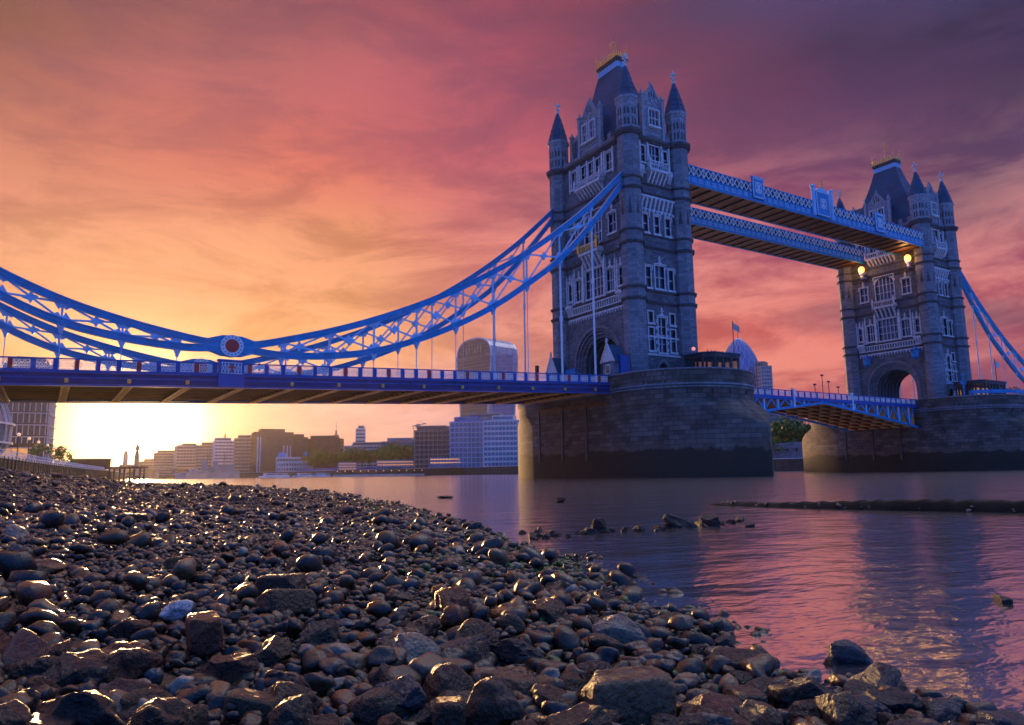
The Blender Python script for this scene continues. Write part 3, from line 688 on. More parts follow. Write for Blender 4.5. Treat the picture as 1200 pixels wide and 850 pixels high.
# ---------------------------------------------------------------- side spans
GR = 0.0339
def ztop(x): return 14.65+GR*(x+10.6)
XL = -95.0
def side_span():
    root = empty('side_span')
    def along(x0,x1,y0,y1,a,b,name,m_, n=1):
        mb = MB(); 
        mb.add([(x0,y0,ztop(x0)+a),(x1,y0,ztop(x1)+a),(x1,y1,ztop(x1)+a),(x0,y1,ztop(x0)+a),(x0,y0,ztop(x0)+b),(x1,y0,ztop(x1)+b),(x1,y1,ztop(x1)+b),(x0,y1,ztop(x0)+b)],
            [(0,3,2,1),(4,5,6,7),(0,1,5,4),(1,2,6,5),(2,3,7,6),(3,0,4,7)])
        return mb.build(name, m_, root)
    x1 = -10.75
    along(XL,x1,-9.0,9.0,-1.42,-1.3,'carriageway',asphalt)
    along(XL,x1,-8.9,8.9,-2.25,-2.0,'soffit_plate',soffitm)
    for s in (-1,1):
        y = s*9.2
        mb = MB()
        def L(y0,y1,a,b): mb.add([(XL,y0,ztop(XL)+a),(x1,y0,ztop(x1)+a),(x1,y1,ztop(x1)+a),(XL,y1,ztop(XL)+a),(XL,y0,ztop(XL)+b),(x1,y0,ztop(x1)+b),(x1,y1,ztop(x1)+b),(XL,y1,ztop(XL)+b)],[(0,3,2,1),(4,5,6,7),(0,1,5,4),(1,2,6,5),(2,3,7,6),(3,0,4,7)])
        L(y-.10,y+.10,-2.5,-1.35); eg = mb.build('edge_girder', deepnavy, root); mb = MB(); L(y-.28,y+.28,-1.42,-1.22); L(y-.20,y+.20,-1.92,-1.80); L(y-.30,y+.30,-2.68,-2.54)
        mb.build('girder_flange', navy, eg)
        mb = MB(); L2 = L
        L(y-.11,y+.11,-.12,0); L(y-.09,y+.09,-1.22,-1.1); mb.build('parapet_rail', navy, root)
        # parapet: posts at every hanger, three openwork panels between
        xs = np.arange(-94.6, x1, 5.345/3)
        pan = None; post = None; sh = None
        for i in range(len(xs)-1):
            a, b = xs[i], xs[i+1]; zc = ztop((a+b)/2)
            if post is None:
                mb = MB(); mb.box(-.2,.2,-.14,.14,-1.14,-.06); post = mb.build('parapet_post', navy, root)
                mb = MB(); hw = (b-a)/2-.24
                mb.box(-hw,hw,-.05,.05,-1.04,-.98); mb.box(-hw,hw,-.05,.05,-.26,-.2); mb.box(-hw,-hw+.06,-.05,.05,-.98,-.26); mb.box(hw-.06,hw,-.05,.05,-.98,-.26)
                for j in range(3):
                    c = -hw+hw*2*(j+.5)/3; q = hw/3-.02
                    mb.bar((c-q,0,-.96),(c+q,0,-.28),.05,.05); mb.bar((c+q,0,-.96),(c-q,0,-.28),.05,.05)
                    for t_ in range(8):
                        a0,a1=math.pi*t_/4,math.pi*(t_+1)/4; mb.bar((c+.2*math.cos(a0),0,-.62+.2*math.sin(a0)),(c+.2*math.cos(a1),0,-.62+.2*math.sin(a1)),.06,.05)
                pan = mb.build('parapet_panel', white, root)
                mb = MB(); mb.box(-.2,.2,-.20,.20,-1.0,-.22); mb.frus(0,0,-.22,-.08,.2,.2,.05,.05); sh = mb.build('red_shield_post', redp, root)
                for o in (post,pan,sh): o['_t'] = 1
                post.location = (a,y,ztop(a)); pan.location = ((a+b)/2,y,zc); sh.location = (xs[1]-.25,y,ztop(xs[1]))
                tl = math.atan(GR); pan.rotation_euler = (0,-tl,0)
                continue
            dupo(post,root,(a,y,ztop(a))); q = dupo(pan,root,((a+b)/2,y,zc))
            if i%3==1 and i>1: dupo(sh,root,(a+.0,y,ztop(a)))
    # cross girders with lattice lower booms
    nx = 16; cg = None
    for k in range(nx):
        x = -13.45-5.345*k; z = ztop(x)
        if cg is None:
            mb = MB(); mb.box(-.06,.06,-8.9,8.9,-2.6,-1.9); mb.box(-.38,-.26,-8.9,8.9,-2.72,-2.58); mb.box(.26,.38,-8.9,8.9,-2.72,-2.58)
            for j in range(36):
                y0 = -8.9+17.8*j/36; y1 = y0+17.8/36; s = 1 if j%2 else -1
                mb.bar((-.30*s,y0,-2.66),(.30*s,y1,-2.66),.07,.05); mb.bar((.30*s,y0,-2.66),(-.30*s,y1,-2.66),.07,.05)
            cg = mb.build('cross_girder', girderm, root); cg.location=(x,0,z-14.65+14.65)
        else: dupo(cg, root, (x,0,z))
    for j in range(9):
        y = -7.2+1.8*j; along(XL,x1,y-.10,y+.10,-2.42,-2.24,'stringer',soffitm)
    bs = None
    for k in range(nx):
        x = -13.45-5.345*k
        for s in (-1,1):
            if bs is None: mb = MB(); mb.box(-.16,.16,-.12,.12,-.2,.2); mb.ball((0,0,0),.2,6,4); bs = mb.build('boss', gold, root); bs.location=(x,s*9.38,ztop(x)-2.15)
            else: dupo(bs, root, (x,s*9.38,ztop(x)-2.15))
    # saddle pedestal under the link pin, with a carved crest
    for s in (-1,1):
        y = s*9.35; x = -62.7; z = ztop(x)
        mb = MB(); mb.box(x-1.25,x+1.25,y-.45,y+.35,z-1.3,z+.12); mb.box(x-1.4,x+1.4,y-.5,y+.4,z+.12,z+.3); mb.box(x-1.3,x+1.3,y-.5,y+.3,z-2.6,z-1.3); ped = mb.build('link_pedestal', navy, root)
        mb = MB(); yo = y-.5*s if s>0 else y-.47
        yy = y+s*.47
        for q in range(7):
            mb.box(x-1.0+q*.33-.03,x-1.0+q*.33+.03,yy-.04,yy+.04,z-1.15,z-.05)
        mb.box(x-1.1,x+1.1,yy-.05,yy+.05,z-1.2,z-1.12); mb.box(x-1.1,x+1.1,yy-.05,yy+.05,z-.08,z)
        for q in range(6): mb.bar((x-1.0+q*.33,yy,z-1.1),(x-.67+q*.33,yy,z-.1),.06,.05); mb.bar((x-.67+q*.33,yy,z-1.1),(x-1.0+q*.33,yy,z-.1),.06,.05)
        mb.build('crest_panel', white, ped)
        mb = MB(); mb.box(x-.1,x+.1,yy+s*.03-.05,yy+s*.03+.05,z-1.05,z-.2); mb.box(x-.35,x+.35,yy+s*.03-.05,yy+s*.03+.05,z-.62,z-.45); mb.build('red_cross', redp, ped)
    return root
span1 = side_span(); tag(span1, 'south side span deck with white openwork parapet panels, girders glowing above the sun', 'bridge deck', 'side spans of the bridge')
span2 = copy_tree(span1); span2.location = (82.3,0,0); span2.rotation_euler = (0,0,math.pi)
span2['label'] = 'north side span deck leaving the farther tower at the right edge'

# ---------------------------------------------------------------- suspension chains
JU = [(-6.5,46.2),(-13.3,39.65),(-19.0,34.9),(-24.5,30.85),(-30.0,27.35),(-35.4,24.3),(-41.0,21.55),(-46.6,19.2),(-52.0,17.3),(-57.4,15.75),(-60.4,15.05),(-62.7,14.85)]
JL = [(-6.5,44.9),(-13.0,37.0),(-18.9,30.8),(-24.7,26.3),(-30.1,22.6),(-35.8,19.5),(-41.1,17.2),(-46.6,15.4),(-52.0,14.45),(-57.4,14.15),(-60.4,14.4),(-62.7,14.6)]
KU = [(-62.7,14.85),(-65.0,15.0),(-68.0,15.45),(-73.1,16.5),(-78.4,18.0),(-83.7,20.2),(-89.0,23.0),(-94.5,26.6)]
KL = [(-62.7,14.6),(-65.0,14.4),(-68.0,14.3),(-73.1,14.8),(-78.3,15.85),(-83.4,17.95),(-89.0,21.2),(-94.5,26.0)]
def smooth(pts, k=6):
    P = [np.array(q) for q in pts]; out=[]
    for i in range(len(P)-1):
        p0,p1,p2,p3 = P[max(i-1,0)],P[i],P[i+1],P[min(i+2,len(P)-1)]
        for j in range(k):
            t=j/k; out.append(.5*((2*p1)+(-p0+p2)*t+(2*p0-5*p1+4*p2-p3)*t*t+(-p0+3*p1-3*p2+p3)*t**3))
    return out+[P[-1]]
def zon(pts, x):
    q = sorted(pts); return float(np.interp(x, [a for a,_ in q], [b for _,b in q]))
def chain(y, label):
    root = empty('suspension_chain', (0,y,0), 0, label, 'suspension chain', 'suspension chains of the bridge')
    for pts, nm in ((JU,'upper_chord'),(JL,'lower_chord'),(KU,'upper_chord'),(KL,'lower_chord')):
        S = smooth(pts); h = .66
        mb = MB(); mb.strip([(a,0,b) for a,b in S], .42, h)
        core = mb.build(nm, blue, root)
        mb = MB()
        off = lambda s_: [(S[i][0],0,S[i][1]) for i in range(len(S))]
        # flanges follow top and bottom
        for s_ in (-1,1):
            P=[]
            for i in range(len(S)):
                d = S[min(i+1,len(S)-1)]-S[max(i-1,0)]; d/=np.linalg.norm(d); nrm = np.array([-d[1],d[0]]); 
                if nrm[1]<0: nrm=-nrm
                q = S[i]+nrm*s_*h/2; P.append((q[0],0,q[1]))
            mb.strip(P, .62, .08)
        mb.strip([(a,0,b) for a,b in S], .50, .07)
        mb.build('flange', azure, core)
    def panel_pts(U, Lw, xs):
        for i, x in enumerate(xs):
            zu, zl = zon(U,x), zon(Lw,x)
            if zu-zl > 1.0:
                big = x in xs[:2]
                mb = MB(); mb.bar((x,0,zl),(x,0,zu),.2,.2); mb.frus(x,0,zl-.95,zl-.3,.12,.12,.4,.22); mb.box(x-.34,x+.34,-.14,.14,zu-.75,zu-.3); mb.ball((x,0,zl-.95),.2,6,4)
                mb.build('post', paleblue, root)
        for a, b in zip(xs[:-1], xs[1:]):
            ua, la, ub, lb = zon(U,a), zon(Lw,a), zon(U,b), zon(Lw,b)
            if min(ua-la, ub-lb) < .55 or abs(b-a) > 7: continue
            mb = MB(); mb.bar((a,-.06,la+.2),(b,-.06,ub-.2),.10,.2); mb.bar((a,.06,ua-.2),(b,.06,lb+.2),.10,.2)
            # crossing point with star plate
            t = (ua-la)/((ua-la)+(ub-lb)); cx = a+(b-a)*t; cz = la+(ub-la)*t
            mb.poly([(cx-.7,cz-.12),(cx-.2,cz-.28),(cx,cz-.62),(cx+.2,cz-.28),(cx+.7,cz+.12),(cx+.2,cz+.28),(cx,cz+.62),(cx-.2,cz+.28)], lambda p_,q:(p_,-.13,q), lambda p_,q:(p_,.13,q))
            for (px,pz,s_) in ((a,la,1),(a,ua,-1),(b,lb,1),(b,ub,-1)):
                sg = 1 if px==min(a,b) else -1
                mb.poly([(px,pz+s_*.3),(px+sg*.9,pz+s_*.3+(zon(Lw if s_>0 else U,px+sg*.9)-pz)),(px+sg*.3,pz+s_*.95)], lambda p_,q:(p_,-.1,q), lambda p_,q:(p_,.1,q))
            mb.build('cross_brace', paleblue, root)
    jx = [-13.1,-18.95,-24.6,-30.05,-35.6,-41.05,-46.6,-52.0,-57.4]; kx = [-68.0,-73.1,-78.35,-83.55,-89.0]
    panel_pts(JU, JL, jx); panel_pts(KU, KL, kx)
    for i, x in enumerate(jx+kx):
        z = zon(JL if x>-62 else KL, x); r_ = .15 if i < 2 else .055
        mb = MB(); mb.tube([(x,0,z-.9),(x,0,ztop(x)-1.2)], r_, 6)
        if i < 2: mb.lathe([(.24,z-9.0),(.24,z-8.3)],6,x,0)
        mb.build('hanger_rod', white if i<2 else paleblue, root)
    # link pin roundel
    mb = MB(); x,z = -62.7,14.72
    P=[(x-2.6,z-.55),(x-1.0,z-1.1),(x+1.0,z-1.1),(x+2.6,z-.55),(x+2.6,z+.62),(x+1.0,z+1.1),(x-1.0,z+1.1),(x-2.6,z+.62)]
    mb.poly(P, lambda a,b:(a,-.3,b), lambda a,b:(a,.3,b)); pl = mb.build('link_plate', blue, root)
    for nm, r0, r1, d, m_ in (('roundel_ring',1.18,.72,.42,white),('roundel_centre',.72,0,.40,redp)):
        mb = MB(); n=28
        for sgn in (-1,1):
            if r1 and sgn==1: mb.build(nm, m_, pl); mb=MB()
            for k in range(n):
                a0,a1=2*math.pi*k/n,2*math.pi*(k+1)/n
                f=lambda r_,a,dd:(x+r_*math.cos(a),sgn*dd,z+r_*math.sin(a))
                if r1: mb.add([f(r0,a0,d),f(r0,a1,d),f(r1,a1,d),f(r1,a0,d),f(r0,a0,.2),f(r0,a1,.2)],[(0,1,2,3),(0,4,5,1)])
                else: mb.add([f(r0,a0,d),f(r0,a1,d),(x,sgn*(d+.08),z)],[(0,1,2)])
        o = mb.build(nm, m_, pl)
    mb = MB()
    for sgn in (-1,1):
        for k in range(16):
            a=2*math.pi*k/16; cx,cz=x+.95*math.cos(a),z+.95*math.sin(a); mb.box(cx-.07,cx+.07,sgn*.44-.02,sgn*.44+.02,cz-.07,cz+.07)
    mb.build('roundel_studs', blue, pl)
    return root
ch1 = chain(-9.13, 'near blue suspension chain with red and white roundel, sweeping up to the nearer tower')
ch2 = chain(9.13, 'blue suspension chain on the far side of the roadway, behind the near chain')
for src, lb in ((ch1,'far side suspension chain descending from the farther tower at the right edge'),(ch2,'near side suspension chain descending from the farther tower at the right edge')):
    c = copy_tree(src); c.location = (82.3,-src.location.y,0); c.rotation_euler = (0,0,math.pi); c['label'] = lb

# ---------------------------------------------------------------- bascule leaves
def bascule():
    root = empty('bascule_leaf')
    x0, x1 = 10.8, 41.1; zt = 14.62
    low = lambda x: 12.75-0.115*(41.15-x)-.0004*(41.15-x)**2
    MB().box(x0,x1,-7.3,7.3,zt-1.42,zt-1.28).build('carriageway', asphalt, root)
    for s in (-1,1):
        y = s*7.5
        mb = MB(); mb.box(x0,x1,y-.1,y+.1,zt-.12,zt); mb.box(x0,x1,y-.12,y+.12,zt-1.25,zt-1.1); mb.build('parapet_rail', navy, root)
        mb = MB(); mb.box(x0,x1,y-.2,y+.2,zt-1.75,zt-1.25); mb.build('top_chord', navy, root)
        mb = MB(); mb.strip([(x,y,low(x)) for x in np.linspace(x0,x1,14)], .45, .42); mb.build('bottom_chord', blue, root)
        for k in range(8):
            xa = x0+1.2+k*3.6; 
            if xa+1.8 > 37: break
            mb = MB(); mb.bar((xa,y,zt-1.7),(xa+1.8,y,low(xa+1.8)),.28,.24); mb.bar((xa+1.8,y,low(xa+1.8)),(xa+3.6,y,zt-1.7),.28,.24); mb.build('web_brace', blue, root)
            mb = MB(); mb.bar((xa+1.8,y,zt-1.7),(xa+1.8,y,low(xa+1.8)),.3,.3); mb.build('web_post', paleblue, root)
        n = 17; w = (x1-x0)/n; pan=None
        for k in range(n):
            xc = x0+w*(k+.5)
            if pan is None:
                mb = MB(); hw=w/2-.16
                mb.box(-hw,hw,-.05,.05,-1.04,-.98); mb.box(-hw,hw,-.05,.05,-.26,-.2)
                for j in range(3):
                    c=-hw+hw*2*(j+.5)/3; q=hw/3-.02; mb.bar((c-q,0,-.96),(c+q,0,-.28),.05,.05); mb.bar((c+q,0,-.96),(c-q,0,-.28),.05,.05)
                    for t_ in range(6):
                        a0,a1=math.pi*t_/3,math.pi*(t_+1)/3; mb.bar((c+.2*math.cos(a0),0,-.62+.2*math.sin(a0)),(c+.2*math.cos(a1),0,-.62+.2*math.sin(a1)),.06,.05)
                pan = mb.build('parapet_panel', white, root); pan.location=(xc,y,zt)
                mb = MB(); mb.box(-.1,.1,-.12,.12,-1.14,-.06); po = mb.build('parapet_post', navy, root); po.location=(xc-w/2,y,zt)
            else: dupo(pan,root,(xc,y,zt)); dupo(po,root,(xc-w/2,y,zt))
        mb = MB(); xx = 32.55; mb.box(xx-.17,xx+.17,y-.28,y+.28,low(xx)-.1,zt+.35); mb.build('marker_post', white, root)
    for k in range(9):
        x = x0+1+k*3.4; mb = MB(); mb.box(x-.15,x+.15,-7.4,7.4,low(x)-.05,low(x)+.35); mb.box(x-.05,x+.05,-7.4,7.4,low(x)+.35,zt-1.42); mb.build('cross_beam', girderm, root)
    for y in (-5,-2.5,0,2.5,5): mb = MB(); mb.strip([(x,y,low(x)+.1) for x in np.linspace(x0,x1,12)], .2, .5); mb.build('inner_girder', soffitm, root)
    return root
bl1 = bascule(); tag(bl1, 'bascule leaf hinged on the nearer pier, blue lattice girder under the parapet', 'bascule', 'bascule leaves')
bl2 = copy_tree(bl1); bl2.location=(82.3,0,0); bl2.rotation_euler=(0,0,math.pi); bl2['label'] = 'bascule leaf hinged on the farther pier, blue lattice girder deepening to the right'

# ---------------------------------------------------------------- high level walkways
lattmat = white
def walkway(yo, yi, near, label):
    root = empty('high_walkway', (0,0,0), 0, label, 'walkway', 'high level walkways')
    x0, x1 = HX+.1, 76.85; zt, zb = 50.16, 47.02
    MB().box(x0,x1,min(yo,yi),max(yo,yi),zb-.02,zb+.25).build('floor_plate', soffitm, root)
    MB().box(x0,x1,min(yo,yi)+.25,max(yo,yi)-.25,zt-.25,zt-.1).build('canopy', navy, root)
    for k in range(26):
        x = x0+1.2+k*2.72; m_ = MB(); m_.box(x-.1,x+.1,min(yo,yi)+.3,max(yo,yi)-.3,zb-.28,zb-.02); 
        m_.build('floor_beam', darkmetal, root)
    for y, so_ in ((yo, 1 if yo>yi else -1),(yi, 1 if yi>yo else -1)):
        mb = MB(); mb.box(x0,x1,y-.14,y+.14,zt-.16,zt); mb.box(x0,x1,y-.14,y+.14,48.3,48.45); mb.box(x0,x1,y-.2,y+.2,zb-.15,zb+.18); mb.box(x0,x1,y-.06,y+.06,zb+.1,48.35); mb.build('side_girder', blue, root)
        mb = MB(); mb.box(x0,x1,y-so_*.34-.02,y-so_*.34+.02,48.4,zt-.2); mb.build('glazing', glass, root, uv=False)
        mb = MB(); n = 62; w=(x1-x0)/n
        for k in range(n):
            a=x0+k*w; b=a+w
            for q in (0,):
                mb.bar((a,y+so_*.1,48.45),(b,y+so_*.1,zt-.16),.09,.15); mb.bar((b,y+so_*.1,48.45),(a,y+so_*.1,zt-.16),.09,.15)
            cx=(a+b)/2; mb.ball((cx,y+so_*.12,49.22),.19,6,4)
        for k in range(0,n+1,2): mb.box(x0+k*w-.04,x0+k*w+.04,y+so_*.12-.05,y+so_*.12+.05,48.45,zt-.16)
        mb.build('lattice', lattmat, root)
        mb = MB(); n2=46; w2=(x1-x0)/n2; mb.box(x0,x1,min(y,y+so_*.08),max(y,y+so_*.08),47.36,47.41)
        for k in range(n2):
            c=x0+(k+.5)*w2; yy=y+so_*.1
            mb.box(c-.5,c+.5,yy-.02,yy+.06 if so_>0 else yy+.02,47.4,47.52) if False else None
            mb.box(c-.48,c+.48,yy-.05,yy+.05,47.40,47.50); mb.box(c-.48,c+.48,yy-.05,yy+.05,47.98,48.08); mb.box(c-.48,c-.38,yy-.05,yy+.05,47.41,47.98); mb.box(c+.38,c+.48,yy-.05,yy+.05,47.5,47.98); mb.box(c-.12,c+.12,yy-.05,yy+.05,47.6,47.88)
        mb.build('frieze_panels', paleblue, root)
    y = yo; so_ = 1 if yo>yi else -1
    # ornamental crest panels on the outer face
    for xc, hw, top, big in ((23.2,1.5,51.1,False),(41.4,2.0,52.2,True),(59.5,1.5,51.1,False)):
        if not near and xc != 41.4: continue
        hw = hw if near else .5; top = top if near else 50.6; big = big and near
        mb = MB(); yy = y+so_*.3
        mb.box(xc-hw,xc+hw,yy-.12,yy+.12,47.3,top); fr = mb.build('crest_panel', blue, root)
        mb = MB(); yf = yy+so_*.15
        for z_ in (47.5,top-.25): mb.box(xc-hw+.1,xc+hw-.1,yf-.04,yf+.04,z_,z_+.14)
        for xx in (xc-hw+.1,xc+hw-.24): mb.box(xx,xx+.14,yf-.04,yf+.04,47.5,top-.1)
        zc=(47.5+top)/2
        if hw>1:
            for t_ in range(12):
                a0,a1=math.pi*t_/6,math.pi*(t_+1)/6; mb.bar((xc+.8*math.cos(a0),yf,zc+.95*math.sin(a0)),(xc+.8*math.cos(a1),yf,zc+.95*math.sin(a1)),.14,.14)
            for q in (-.9,-.3,.3,.9): mb.bar((xc+q,yf,zc-1),(xc-q,yf,zc+1),.12,.1)
            mb.box(xc-.25,xc+.25,yf-.05,yf+.05,zc-.5,zc+.5)
        mb.build('crest_tracery', white, fr)
        if big:
            mb = MB()
            for s in (-1,1):
                px=xc+s*2.7; mb.lathe([(.38,47.2),(.34,52.5),(.5,52.7),(.5,53.0),(.3,53.1)],8,px,yy)
            mb.poly([(xc-2,52.2),(xc+2,52.2),(xc+1.2,52.7),(xc+.5,52.8),(xc,53.2),(xc-.5,52.8),(xc-1.2,52.7)],lambda a,b:(a,yy-.1,b),lambda a,b:(a,yy+.1,b)); mb.build('crest_posts', paleblue, fr)
            mb = MB(); mb.lathe([(.3,53.1),(.12,53.6),(.08,54.4),(.02,54.7)],6,xc,yy); mb.ball((xc,yy,53.9),.28,6,4); mb.box(xc-.35,xc+.35,yy-.06,yy+.06,54.2,54.32); mb.build('crown_finial', gold, fr)
        if not big and hw>1:
            MB().box(xc-hw-.15,xc+hw+.15,yy-.2,yy+.2,top,top+.18).build('crest_cap', paleblue, fr)
    return root
walkway(-10.03, -3.9, True, 'upper east walkway between the towers with central crest panel and small gold crown')
walkway(10.03, 3.9, False, 'west walkway between the towers, seen lower and behind the crested one')

# ---------------------------------------------------------------- river, foreshore, banks
rng = np.random.default_rng(7)
SH = np.array([(-60,-2.0),(-20,0.5),(-8,1.9),(-2,2.65),(0.5,2.8),(1.45,2.9),(2.0,3.05),(2.75,3.15),(3.3,3.35),(4.3,3.85),(5.76,4.45),(7.34,5.0),(9.97,5.75),(14.35,7.3),(21,9.2),(42,14.0),(72,16.2),(136,15.0),(200,19),(300,26),(420,40)])
def shore_x(y): 
    yr = y-CAM[1]
    return np.interp(yr, SH[:,0], SH[:,1])+CAM[0]+0.10*np.sin(yr*1.9+1)+0.07*np.sin(yr*4.3)
def fbm(x, y): return (np.sin(x*1.3+np.cos(y*.9)*1.7)+np.sin(y*1.7+np.cos(x*1.1)*1.3)+.5*np.sin(x*3.9+y*2.3)+.5*np.sin(x*2.7-y*4.1))/3
def ground_z(x, y):
    d = shore_x(y)-x
    f = np.clip((y-CAM[1]-4)/12, 0, 1)            # the shelf flattens farther along the shore
    sl = 0.10*(1-f)+0.045*f
    z = np.where(d>0, sl*np.minimum(d,9)+0.13*np.clip(d-9,0,13), np.maximum(0.09*d,-1.5))
    return z-0.03+0.03*fbm(x*1.3,y*1.3)+.05*fbm(x*.21,y*.21)*np.clip(d/6,0,1)
def sheet(name, pts, z, m, kind='structure'):
    mb = MB(); mb.add([(x,y,z) for x,y in pts],[tuple(range(len(pts)))]); o = mb.build(name, m); o['kind']=kind; return o

m, nt, b = newmat('river water'); N, L = nt.nodes, nt.links
g = N.new('ShaderNodeNewGeometry'); hgt=None
for sc, w_, str_ in ((.35,.9,(1.0,.45,1)),(1.3,.5,(1,.5,1)),(5.0,.20,(1,.55,1)),(17,.055,(1,.6,1))):
    mp = N.new('ShaderNodeMapping'); mp.inputs['Rotation'].default_value=(0,0,R(33)); mp.inputs['Scale'].default_value=(str_[1],str_[0],1); L.new(g.outputs['Position'], mp.inputs[0])
    n = N.new('ShaderNodeTexNoise'); n.inputs['Scale'].default_value=sc; n.inputs['Detail'].default_value=3; n.inputs['Distortion'].default_value=.4; L.new(mp.outputs[0], n.inputs['Vector'])
    q = N.new('ShaderNodeMath'); q.operation='MULTIPLY'; q.inputs[1].default_value=w_; L.new(n.outputs['Fac'], q.inputs[0])
    if hgt is None: hgt=q.outputs[0]
    else:
        a = N.new('ShaderNodeMath'); a.operation='ADD'; L.new(hgt,a.inputs[0]); L.new(q.outputs[0],a.inputs[1]); hgt=a.outputs[0]
bp = N.new('ShaderNodeBump'); bp.inputs['Strength'].default_value=1; bp.inputs['Distance'].default_value=.062; L.new(hgt,bp.inputs['Height']); L.new(bp.outputs[0],b.inputs['Normal'])
b.inputs['Base Color'].default_value=(.035,.028,.022,1); b.inputs['Roughness'].default_value=.12; b.inputs['IOR'].default_value=1.5; b.inputs['Specular IOR Level'].default_value=.8
gl = N.new('ShaderNodeBsdfGlossy'); gl.inputs['Color'].default_value=(.88,.88,.92,1); gl.inputs['Roughness'].default_value=.14; L.new(bp.outputs[0],gl.inputs['Normal'])
ms_ = N.new('ShaderNodeMixShader'); ms_.inputs[0].default_value=.72; L.new(b.outputs[0],ms_.inputs[1]); L.new(gl.outputs[0],ms_.inputs[2]); L.new(ms_.outputs[0],nt.nodes['Material Output'].inputs['Surface'])
water_m = m
sheet('river_water', [(-9000,-9000),(12000,-9000),(12000,14000),(-9000,14000)], 0.0, water_m)

mud = mat('wet shingle mud', (.016,.012,.008), .6, var=.5, nscale=3, bump=.6, bscale=25)
ys = np.concatenate([np.arange(-100,-70,.22), np.arange(-70,-30,.6), np.arange(-30,330,3.0)])
ts = np.linspace(0,1,70)**1.6
V=[]; F=[]
for y in ys:
    xs_ = float(shore_x(y)); x_left = xs_-34
    for t_ in ts:
        x = xs_+6-(40)*t_; V.append((x,y,float(ground_z(np.array(x),np.array(y)))))
nc = len(ts)
for i in range(len(ys)-1):
    for k in range(nc-1): F.append((i*nc+k,(i)*nc+k+1,(i+1)*nc+k+1,(i+1)*nc+k))
mb = MB(); mb.v=V; mb.f=F; o = mb.build('foreshore_ground', mud, smooth=True); o['kind']='structure'

land = mat('paved bank', (.10,.09,.08), .9, var=.3, nscale=.1)
SW = [(-96,-140),(-93,-60),(-89,-15),(-85.3,9),(-83.5,21),(-79,64),(-70,139),(-58,220),(-45,320)]
sheet('south_bank_ground', SW+[(-25,420),(-55,800),(-220,1500),(-1500,6000),(-9000,9000),(-9000,-9000),(-300,-2000)], 3.55, land)
NW = [(250,-400),(190,-60),(172,20),(162,90),(152,330),(107,560),(62,800),(5,1100),(-60,1500),(-400,3500),(-1200,9000)]
sheet('north_bank_ground', NW+[(12000,12000),(12000,-9000),(900,-5000)], 4.6, land)

sheetpile = brick('river wall', (.10,.10,.06), (.16,.14,.09), (.03,.03,.02), .9, .5, .03, stain=.5)
def wall_along(pts, z0, z1, th, name, m_, label, cat, cope=None, extra=None, grp=None):
    root = empty(name, (0,0,0), 0, label, cat, grp)
    mb = MB()
    for a, b_ in zip(pts[:-1], pts[1:]): mb.bar((*a,(z0+z1)/2),(*b_,(z0+z1)/2), th, z1-z0)
    mb.build('masonry', m_, root)
    if cope:
        mb = MB()
        for a, b_ in zip(pts[:-1], pts[1:]): mb.bar((*a,z1+.1),(*b_,z1+.1), th+.25, .2)
        mb.build('coping', cope, root)
    return root
wl_ = wall_along(SW, .6, 3.6, .6, 'embankment_wall', sheetpile, 'greenish embankment wall topped by pale railings, left of the sun', 'river wall', portland)
mb = MB()
for a, b_ in zip(SW[2:-2], SW[3:-1]):
    A, B = np.array(a), np.array(b_); D = B-A; n = int(np.linalg.norm(D)/1.5)
    for k in range(n): q = A+D*k/n; mb.box(q[0]-.04,q[0]+.04,q[1]-.04,q[1]+.04,3.8,4.75)
    for z in (4.2,4.75): mb.bar((*A,z),(*B,z),.07)
mb.build('railing', white, wl_)
mb = MB()
for a, b_ in zip(SW[2:-2], SW[3:-1]):
    A, B = np.array(a), np.array(b_); D = B-A; n = int(np.linalg.norm(D)/3)
    for k in range(n): q = A+D*k/n; mb.box(q[0]+.3,q[0]+.5,q[1]-.12,q[1]+.12,1.0,3.9)
mb.build('fender_piles', darkmetal, wl_)
nwall = brick('quay wall', (.035,.035,.025), (.06,.055,.04), (.02,.02,.015), 2.0, .8, .05, stain=.5)
wall_along(NW[:9], -1, 4.7, .8, 'quay_wall', nwall, 'dark timbered quay wall along the far river bank', 'river wall', portland)

# ---- lamps of the promenade
opal = mat('opal lamp globe', (.85,.75,.6), .3, emit=(1.0,.5,.16), es=.9)
def lamp_post(x,y,z,h,label,grp='globe lamps on the promenade',parent=None):
    r_ = empty('lamp_post',(x,y,z),0,label,'street lamp',grp)
    mb = MB(); mb.lathe([(.22,0),(.2,.5),(.09,.7),(.07,h-.3),(.16,h-.2),(.05,h-.1)],8); mb.build('post',darkmetal,r_)
    mb = MB(); mb.ball((0,0,h+.12),.26,10,6); mb.build('globe',opal,r_,smooth=True); return r_
nm_ = ['nearest','second','third','fourth','fifth','sixth']
for i,(x,y) in enumerate(((-81.7,37),(-80.6,49),(-79.4,62),(-78.0,75.5),(-76.5,91))):
    lamp_post(x-.5,y,3.75,3.5,f'{("tallest looking globe lamp, first","second globe lamp","third globe lamp","fourth globe lamp","fifth globe lamp","smallest globe lamp, sixth")[i]} from the glass dome along the promenade railing')

